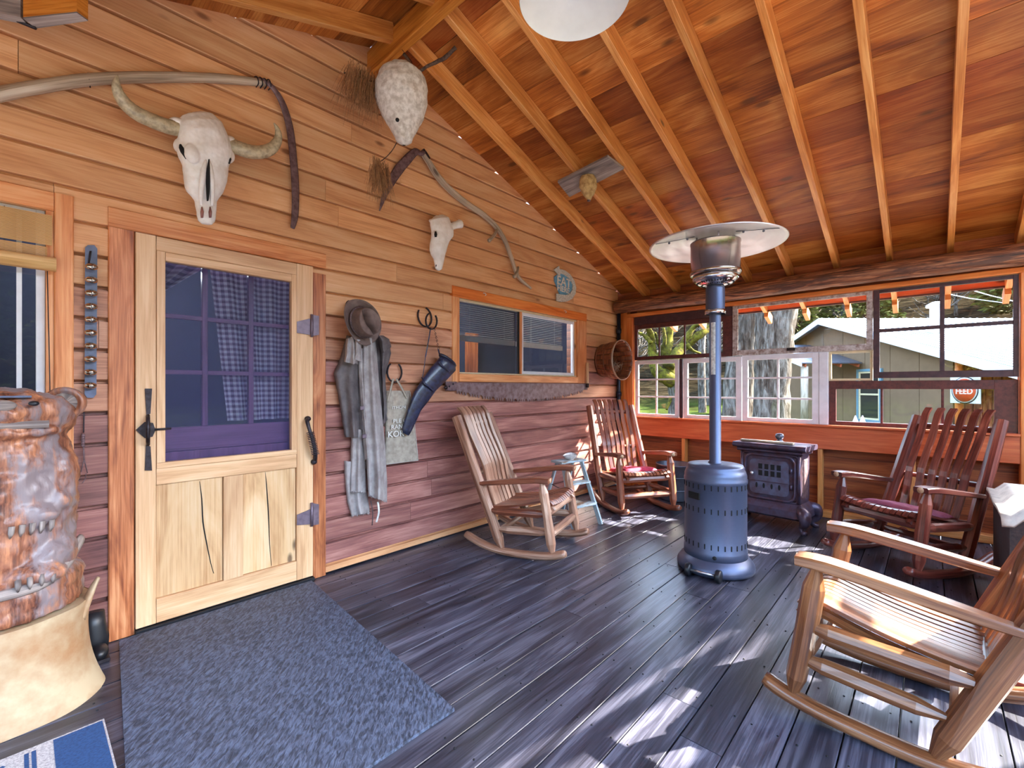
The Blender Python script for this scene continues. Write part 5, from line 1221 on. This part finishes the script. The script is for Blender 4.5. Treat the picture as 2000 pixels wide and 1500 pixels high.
# rope-bound grip on the casing
gp = thing('rope_grip', pa(608, 860, .05), 'cord-wrapped black pull handle on the right door casing', 'handle')
tube_px([(602, 818, .03), (600, 822, .07), (604, 838, .085), (611, 860, .09), (616, 885, .08), (615, 900, .05), (613, 902, .03)], [.012, .013, .011, .012, .012, .013, .012], 10).build('bar', 'iron', gp, world=True)
for k in range(14):
    t = k/13; u = 606+t*10; v = 845+t*42; P = [pa(u-7, v+1, .075+.01), pa(u, v, .106), pa(u+7, v-1, .085)]; MB().tube(smooth_path(P, 2), .0032, 5).build('cord_turn', 'rope', gp, world=True, center=True)
for u, v in ((601, 818), (613, 902)): MB().sphere(pa(u, v, .045), (.02, .02, .018), 12, 8).build('end_cap', 'iron', gp, world=True, center=True)
# horseshoes
def horseshoe(nm, u, v, w, label, off=.03, rot=0, open_up=True, group=None):
    c = pa(u, v, off); P = []
    for k in range(15):
        a = R_(-235+k*290/14)*(-1); a = R_(125+k*290/14); x = w*.5*cos(a); z = w*.6*sin(a)
        P.append(c+Vector((x*cos(rot)-z*sin(rot), -.004, x*sin(rot)+z*cos(rot))))
    o = MB().tube(P, [(.010, .006)]*15, 8).build(nm, 'iron', None, center='b', label=label, cat='horseshoe', group=group); return o
horseshoe('horseshoe', 770, 727, .125, 'dark horseshoe hook holding the canvas feed bag', off=.035, rot=0)
horseshoe('horseshoe', 829, 619, .13, 'left of two overlapping horseshoes above the leather scabbard', off=.03, rot=.35)
horseshoe('horseshoe', 842, 627, .11, 'right of two overlapping horseshoes above the leather scabbard', off=.055, rot=-.15)
# canvas bag
cb = thing('canvas_bag', pa(785, 830, .03), 'grey canvas bag with faded white lettering on a horseshoe hook', 'bag')
def bagf(u, v):
    uL = 754+(752-754)*v; uR = 801+(817-801)*v; uu = uL+(uR-uL)*u; vT = 763; vB = 907-8*u; vv = vT+(vB-vT)*v
    return pa(uu, vv, .025+.022*sin(pi*u)**.5+.006*sin(u*17)*(1-v)**1.5)
m_ = MB().grid(bagf, 30, 20); m_.grid(lambda u, v: bagf(u, v)*1+Vector((0, (2.985-bagf(u, v).y)*.9, 0)), 4, 4)
m_.build('cloth', 'canvas', cb, world=True); tube_px([(755, 907, .03), (785, 903, .04), (817, 899, .03)], .003, 5).build('hem', 'ink', cb, world=True); tube_px([(817, 899, .03), (810, 830, .03), (801, 765, .03)], .0018, 5).build('hem', 'ink', cb, world=True)
for pts in ([(757, 785, .05), (762, 765, .05), (768, 740, .05)], [(795, 778, .052), (787, 762, .05), (774, 740, .05)]): tube_px(pts, (.009, .002), 6).build('strap', 'canvas', cb, world=True)
def tmx(u, v, off=.052): return Matrix.Translation(pa(u, v, off)) @ Matrix.Rotation(R_(-1.5), 4, 'Y')
tx = MB(); addtext(tx, 'PLE C', .042, tmx(781, 822, .058), 1.15); addtext(tx, 'RAN', .046, tmx(775, 834, .058), 1.1); addtext(tx, 'KOR', .062, tmx(773, 848, .058), 1.1); addtext(tx, 'ITHON', .032, tmx(779, 796, .057), 1.15)
tx.build('lettering', 'ink', cb, world=True)
# scabbard
lb = thing('leather_scabbard', pa(840, 770, .08), 'dark blue-black leather rifle scabbard hanging by straps from the horseshoes', 'scabbard')
loft_px([(863, 694, 888, 712, .10, .045), (856, 702, 889, 724, .10, .045), (842, 718, 872, 742, .10, .04), (826, 740, 850, 764, .095, .034), (810, 764, 836, 784, .09, .028), (800, 790, 822, 802, .085, .022), (792, 815, 812, 824, .08, .019), (786, 836, 802, 845, .08, .016), (787, 845, 798, 851, .08, .01)], 22).build('body', 'leather', lb, world=True)
loft_px([(860, 690, 889, 712, .10, .04), (858, 693, 890, 716, .10, .048)], 22).build('mouth', 'leather', lb, world=True)
tube_px([(857, 706, .15), (866, 716, .15), (878, 727, .14)], (.007, .003), 6).build('band', 'leather', lb, world=True); tube_px([(824, 737, .11), (830, 748, .14), (843, 760, .135), (846, 765, .10)], (.008, .004), 6).build('band', 'leather', lb, world=True)
for u, v in ((866, 703), (848, 735), (836, 741), (831, 750), (816, 767)): MB().sphere(pa(u, v, .142), .0035, 6, 5).build('rivet', 'bell', lb, world=True, center=True)
tube_px([(841, 640, .06), (837, 665, .07), (831, 697, .08)], (.006, .003), 6).build('strap', 'leather', lb, world=True); tube_px([(831, 697, .08), (828, 720, .09), (825, 738, .10)], (.0035, .002), 6).build('strap', 'leather', lb, world=True)
for k in range(6): p = pa(849+k*1.5, 645+k*7, .07); MB().tube([p+Vector((0, 0, .012)), p+Vector((.006, -.003, 0)), p+Vector((0, 0, -.012)), p+Vector((-.006, .003, 0)), p+Vector((0, 0, .012))], .002, 5).build('chain_link', 'iron', lb, world=True, center=True)
tube_px([(856, 682, .08), (859, 694, .10), (861, 702, .13)], (.008, .003), 6).build('strap', 'leather', lb, world=True)
# hat
hc_ = pa(709, 630, .17)
hn = Vector((.12, -.93, -.05)).normalized(); hx = Vector((.82, .1, .57)).normalized(); hy = hn.cross(hx).normalized(); hx = hy.cross(hn).normalized()
Mh = Matrix((hx, hy, hn)).transposed().to_4x4(); Mh.translation = hc_
hat = thing('felt_hat', hc_, 'worn brown felt hat with a braided band on top of the hanging coat', 'hat')
def brim(u, v):
    a = 2*pi*u; r = .08+.062*v; x = r*cos(a)*.96; y_ = r*sin(a)*1.14; z = -.01+.022*v*v*abs(cos(a))*2-.01*v*sin(a); return Mh @ Vector((x, y_, z-.02))
m_ = MB().grid(brim, 56, 6); o = m_.build('brim', 'felt', hat, world=True); md = o.modifiers.new('s', 'SOLIDIFY'); md.thickness = .004
def crown(u, v):
    a = 2*pi*u; r = .086*(1-.10*v) if v < .75 else .086*.925*(1-((v-.75)/.25)**1.6)
    h = .10*min(1, v/.75); x = r*cos(a); y_ = r*sin(a)*1.2
    d = max(0, v-.5)/.5; crease = -.085*math.exp(-(x/.02)**2)*d*(1 if y_ < .05 else .6); pinch = 1-.5*max(0, -sin(a))**2*d
    return Mh @ Vector((x*pinch, y_, h-.02+crease))
MB().grid(crown, 56, 26).build('crown', 'felt', hat, world=True)
P = [Mh @ Vector((.088*cos(2*pi*k/40), .105*sin(2*pi*k/40), -.006)) for k in range(41)]; MB().tube(P, (.007, .008), 6, cap=False, jit=.12).build('braided_band', 'feltband', hat, world=True)
# coat and chaps
ct = thing('duster_coat', pa(715, 760, .06), 'long brown-grey weathered duster coat hanging right of the door', 'coat')
def drape(rows, folds=3, amp=.012, amp_k=1.9, ph=0, bulge=.05, off=.02, nu=36, sub=5):
    """rows (uL, vL, uR, vR); a closed hanging cloth volume with soft vertical folds"""
    R2 = []; off = max(off, .024)
    for i in range(len(rows)-1):
        for k in range(sub):
            t = k/sub; t2 = t*t*(3-2*t); R2.append(tuple(a+(b-a)*(t*.5+t2*.5) for a, b in zip(rows[i], rows[i+1])))
    R2.append(rows[-1]); m_ = MB(); nv = len(R2)-1
    def f(u, v):
        r = R2[int(round(v*nv))]; uu = r[0]+(r[2]-r[0])*u; vv = r[1]+(r[3]-r[1])*u
        o_ = off+bulge*sin(pi*u)**.6+amp*amp_k*sin(folds*2*pi*u+ph+v*1.3)*(.5+v*.7)*sin(pi*u)**.4
        o_ += .003*noise.noise(Vector((uu*.12, vv*.04, 0))); return pa(uu+1.2*noise.noise(Vector((vv*.06, 2, 0)))*(1 if u > .5 else -1), vv+4.0*noise.noise(Vector((uu*.13, 5, 0)))*v*v, max(off*.5, o_))
    m_.grid(f, nu, nv); m_.grid(lambda u, v: pa(R2[int(round(v*nv))][0]+(R2[int(round(v*nv))][2]-R2[int(round(v*nv))][0])*u, R2[int(round(v*nv))][1]+(R2[int(round(v*nv))][3]-R2[int(round(v*nv))][1])*u, off-.004), 2, nv)
    return m_
def part(rows, nm, mt_, **k): return drape(rows, **k).build(nm, mt_, ct, world=True)
part([(680, 660, 742, 655), (672, 700, 748, 690), (664, 730, 752, 720), (666, 780, 754, 770), (672, 850, 752, 826)], 'back_panel', 'coat', bulge=.05, off=.012, folds=2)
part([(672, 900, 712, 905), (674, 940, 716, 960), (678, 980, 722, 995), (686, 1008, 722, 1002)], 'lower_panel', 'coat_light', bulge=.03, off=.012, folds=2, amp=.008)
part([(686, 840, 712, 838), (685, 900, 714, 900), (683, 960, 716, 962)], 'inner_flap', 'coat_light', bulge=.04, off=.035, folds=2, amp=.006)
part([(677, 655, 700, 660), (664, 700, 705, 702), (652, 730, 706, 738), (660, 770, 706, 775), (668, 820, 706, 822), (674, 854, 706, 855)], 'left_sleeve', 'coat', bulge=.075, off=.03, folds=1.5, amp=.01, ph=1)
part([(738, 660, 758, 662), (742, 690, 764, 690), (745, 740, 752, 735), (748, 790, 756, 800), (747, 828, 757, 820)], 'right_panel', 'coat', bulge=.05, off=.03, folds=1, amp=.008)
part([(735, 655, 748, 655), (742, 668, 760, 662), (745, 690, 764, 678)], 'right_cuff', 'coat', bulge=.10, off=.06, folds=1, amp=.01)
part([(706, 660, 734, 660), (706, 720, 738, 720), (708, 800, 745, 795), (714, 880, 752, 870), (718, 940, 756, 940), (719, 968, 756, 981)], 'front_panel', 'coat_light', bulge=.065, off=.07, folds=1.6, amp=.012, ph=.6)
part([(698, 680, 711, 680), (700, 740, 712, 740), (706, 820, 716, 820), (712, 900, 722, 890)], 'front_fold', 'coat_light', bulge=.05, off=.06, folds=1, amp=.006, ph=2)
part([(676, 662, 694, 655), (674, 690, 698, 686), (672, 707, 700, 712)], 'collar', 'coat_light', bulge=.06, off=.10, folds=1.5, amp=.012)
part([(693, 662, 706, 664), (692, 690, 706, 692), (690, 703, 706, 706)], 'lapel', 'coat_light', bulge=.05, off=.125, folds=1, amp=.008)
fz = MB(); rn = random.Random(5)
for (a, b, c, d, o_) in ((686, 1008, 722, 1002, .03), (683, 961, 714, 961, .06), (719, 968, 756, 981, .10)):
    for k in range(26):
        t = rn.random(); p = pa(a+(c-a)*t, b+(d-b)*t-2, o_+.03*sin(pi*t)); fz.tube([p, p+Vector((rn.uniform(-.006, .006), -.002, -rn.uniform(.008, .022)))], [.0022, .0008], 4)
fz.build('frayed_hem', 'coat_light', ct, world=True, kind='stuff')
tube_px([(724, 978, .09), (728, 1000, .09), (727, 1026, .09)], .004, 6).build('lace', 'feltband', ct, world=True); tube_px([(738, 980, .09), (740, 1000, .09), (735, 1020, .09)], (.008, .003), 6).build('lace', 'ink', ct, world=True)
for v in (797, 852): p = pa(707+(v-797)*.08, v, .12); MB().box(p-Vector((.014, .004, .014)), p+Vector((.014, .004, .014)), .003).build('buckle', 'hinge', ct, world=True, center=True)
tube_px([(676, 603, .03), (677, 592, .05), (682, 588, .06), (683, 596, .05)], .006, 6).build('coat_hook', 'iron', None, center='b', label='curved iron coat hook behind the brown felt hat', cat='hook')
# tongs on a chain
tg_ = thing('hanging_tongs', pa(164, 880, .04), 'rusty chain and tongs hanging behind the carved bear', 'tongs')
tube_px([(164, 805, .03), (163, 845, .03)], .003, 5).build('cord', 'rope', tg_, world=True)
for k in range(5): p = pa(162, 850+k*5, .04); MB().sphere(p, (.008, .006, .009), 8, 6).build('chain_link', 'rustiron', tg_, world=True, center=True)
for e_ in ((158, 922), (171, 924)): tube_px([(163, 872, .04), (164, 895, .04), (*e_, .04)], [.003, .003, .002], 6).build('jaw', 'rustiron', tg_, world=True)
tube_px([(168, 925, .04), (166, 936, .04), (160, 944, .04)], .002, 5).build('hook', 'rustiron', tg_, world=True)
# ================================================================ CARVED BEAR AND STUMP
BC = Vector((-.05, 2.70, 0))
sp_ = thing('stump', (BC.x, 2.60, 0), 'pale peeled stump with a flaring side under the carved bear', 'stump')
def stf(u, v):
    a = 2*pi*u; z = .375*v; r = .24+.035*(1-v)**2+.02*v*v
    if cos(a-R_(-25)) > .6: r += .035*(1-v)**2.5*(cos(a-R_(-25))-.6)/.4
    p = Vector((BC.x+r*1.0*cos(a), 2.66+r*.92*sin(a), z))
    return p+Vector((p.x-BC.x, p.y-2.66, 0)).normalized()*.008*noise.noise(Vector((cos(a)*3, sin(a)*3, z*5)))
m_ = MB().grid(stf, 72, 20); m_.grid(lambda u, v: Vector((BC.x+(stf(u, 1).x-BC.x)*v, 2.66+(stf(u, 1).y-2.66)*v, stf(u, 1).z-.003)), 72, 3)
m_.build('peeled_trunk', 'rawhide', sp_, world=True)
cl = pa(186, 1140, .35); 
P = [Vector((.175, 2.60, .30)), Vector((.195, 2.595, .36)), Vector((.215, 2.60, .41)), Vector((.232, 2.60, .445))]
MB().tube(smooth_path(P, 3), lerps([(.05, .02), (.04, .015), (.028, .01), (.012, .006)], 10), 8).build('splinter', 'rawhide', sp_, world=True)
br = thing('carved_bear', (BC.x, BC.y, .38), 'chainsaw-carved wooden bear with a round ear and open grin, standing at the left edge', 'statue')
b = MB()
def ell(c, r, M=None): b.sphere(c, r, 24, 16, M)
x0, y0 = BC.x, 2.68
b.lathe([(0, .377), (.235, .377), (.24, .40), (.238, .50), (.225, .53), (0, .535)], (x0, y0, 0), 40)          # round plinth
b.lathe([(0, .52), (.20, .52), (.215, .60), (.222, .75), (.215, .90), (.205, 1.0), (.19, 1.06), (0, 1.08)], (x0, y0, 0), 40)   # trunk body
ell((x0+.0, y0-.01, 1.13), (.222, .20, .118)); ell((x0+.01, y0-.10, 1.165), (.19, .10, .075))
ell((x0+.01, y0-.155, 1.155), (.10, .085, .05))                                       # muzzle
ell((x0+.01, y0-.16, 1.085), (.155, .065, .03))                                       # lower jaw
ell((x0+.13, y0-.09, .80), (.09, .10, .075)); ell((x0+.09, y0-.165, .77), (.075, .06, .06))   # near paw
ell((x0+.165, y0-.05, .90), (.06, .10, .12)); ell((x0-.14, y0-.09, .86), (.09, .10, .08))
ell((x0+.12, y0-.08, .60), (.10, .13, .09)); ell((x0+.10, y0-.19, .545), (.085, .06, .045)); ell((x0-.1, y0-.19, .545), (.085, .06, .045))
bo = remesh(b.build('body', 'bear', br, world=True), .010, 4, .012, .045)
for sx in (1, -1):
    ec = Vector((x0+sx*.185, y0-.005, 1.185)); e_ = MB()
    Me = Matrix.Rotation(R_(90), 3, 'X') @ Matrix.Rotation(R_(sx*-15), 3, 'Y')
    e_.lathe([(0, .012), (.04, .014), (.05, .03), (.062, .032), (.068, .015), (.066, -.012), (.05, -.026), (0, -.028)], ec, 28, Me)
    e_.build('ear', 'bear', br, world=True); MB().lathe([(0, .0155), (.038, .0165), (.042, .02)], ec, 24, Me).build('ear_hollow', 'greywood', br, world=True)
    p = Vector((x0+.01+sx*.095, y0-.208+.022, 1.187)) if False else None
ey = pa(66, 788, .545)
ey = Vector((ey.x, ey.y, ey.z))
for sx, c in ((1, ey), (-1, Vector((2*(x0+.01)-ey.x, ey.y, ey.z)))):
    MB().sphere(c, (.015, .012, .0095), 14, 10).build('eye', 'black', br, world=True, center=True)
MB().box((x0-.10, y0-.222, 1.098), (x0+.13, y0-.19, 1.125), .01).build('teeth_band', 'greywood', br, world=True)
MB().sphere((x0+.01, y0-.232, 1.185), (.038, .02, .02), 14, 10).build('nose', 'greywood', br, world=True)
MB().box((x0-.05, y0-.20, 1.212), (x0+.085, y0-.15, 1.22), .002).build('blue_grey_bar', 'strap', br, world=True)  # thin blue-grey bar lying on top of the muzzle
for k in range(5): MB().tube([Vector((x0+.035+k*.026, y0-.225+.004*k, .745)), Vector((x0+.033+k*.026, y0-.228+.004*k, .72)), Vector((x0+.03+k*.026, y0-.212+.004*k, .70))], [.009, .008, .003], 8).build('claw', 'greywood', br, world=True, center=True)
for k in range(4): MB().tube([Vector((x0+.05+k*.03, y0-.245+.006*k, .55)), Vector((x0+.05+k*.03, y0-.26+.006*k, .53)), Vector((x0+.05+k*.03, y0-.25+.006*k, .51))], [.009, .008, .003], 8).build('claw', 'greywood', br, world=True, center=True)
MB().tube(smooth_path([Vector((x0-.02, y0-.243, .505)), Vector((x0+.10, y0-.228, .51)), Vector((x0+.17, y0-.17, .54)), Vector((x0+.215, y0-.06, .585)), Vector((x0+.235, y0+.02, .60))], 3), (.012, .02), 8).build('carved_ledge', 'greywood', br, world=True)
# black boot behind the stump
q = pf(186, 1292); bt = thing('black_boot', (q.x, q.y+.06, 0), 'shiny black boot standing behind the stump against the wall', 'boot')
m_ = MB().tube([(0, 0, .02), (0, 0, .08), (0, .01, .14), (0, .015, .2)], [(.04, .05), (.042, .055), (.036, .045), (.034, .04)], 14); m_.sphere((.012, -.05, .035), (.036, .06, .034), 14, 10); m_.build('shaft', 'black', bt)
MB().box((-.03, -.10, .0), (.048, .05, .014), .004).build('sole', 'iron', bt)
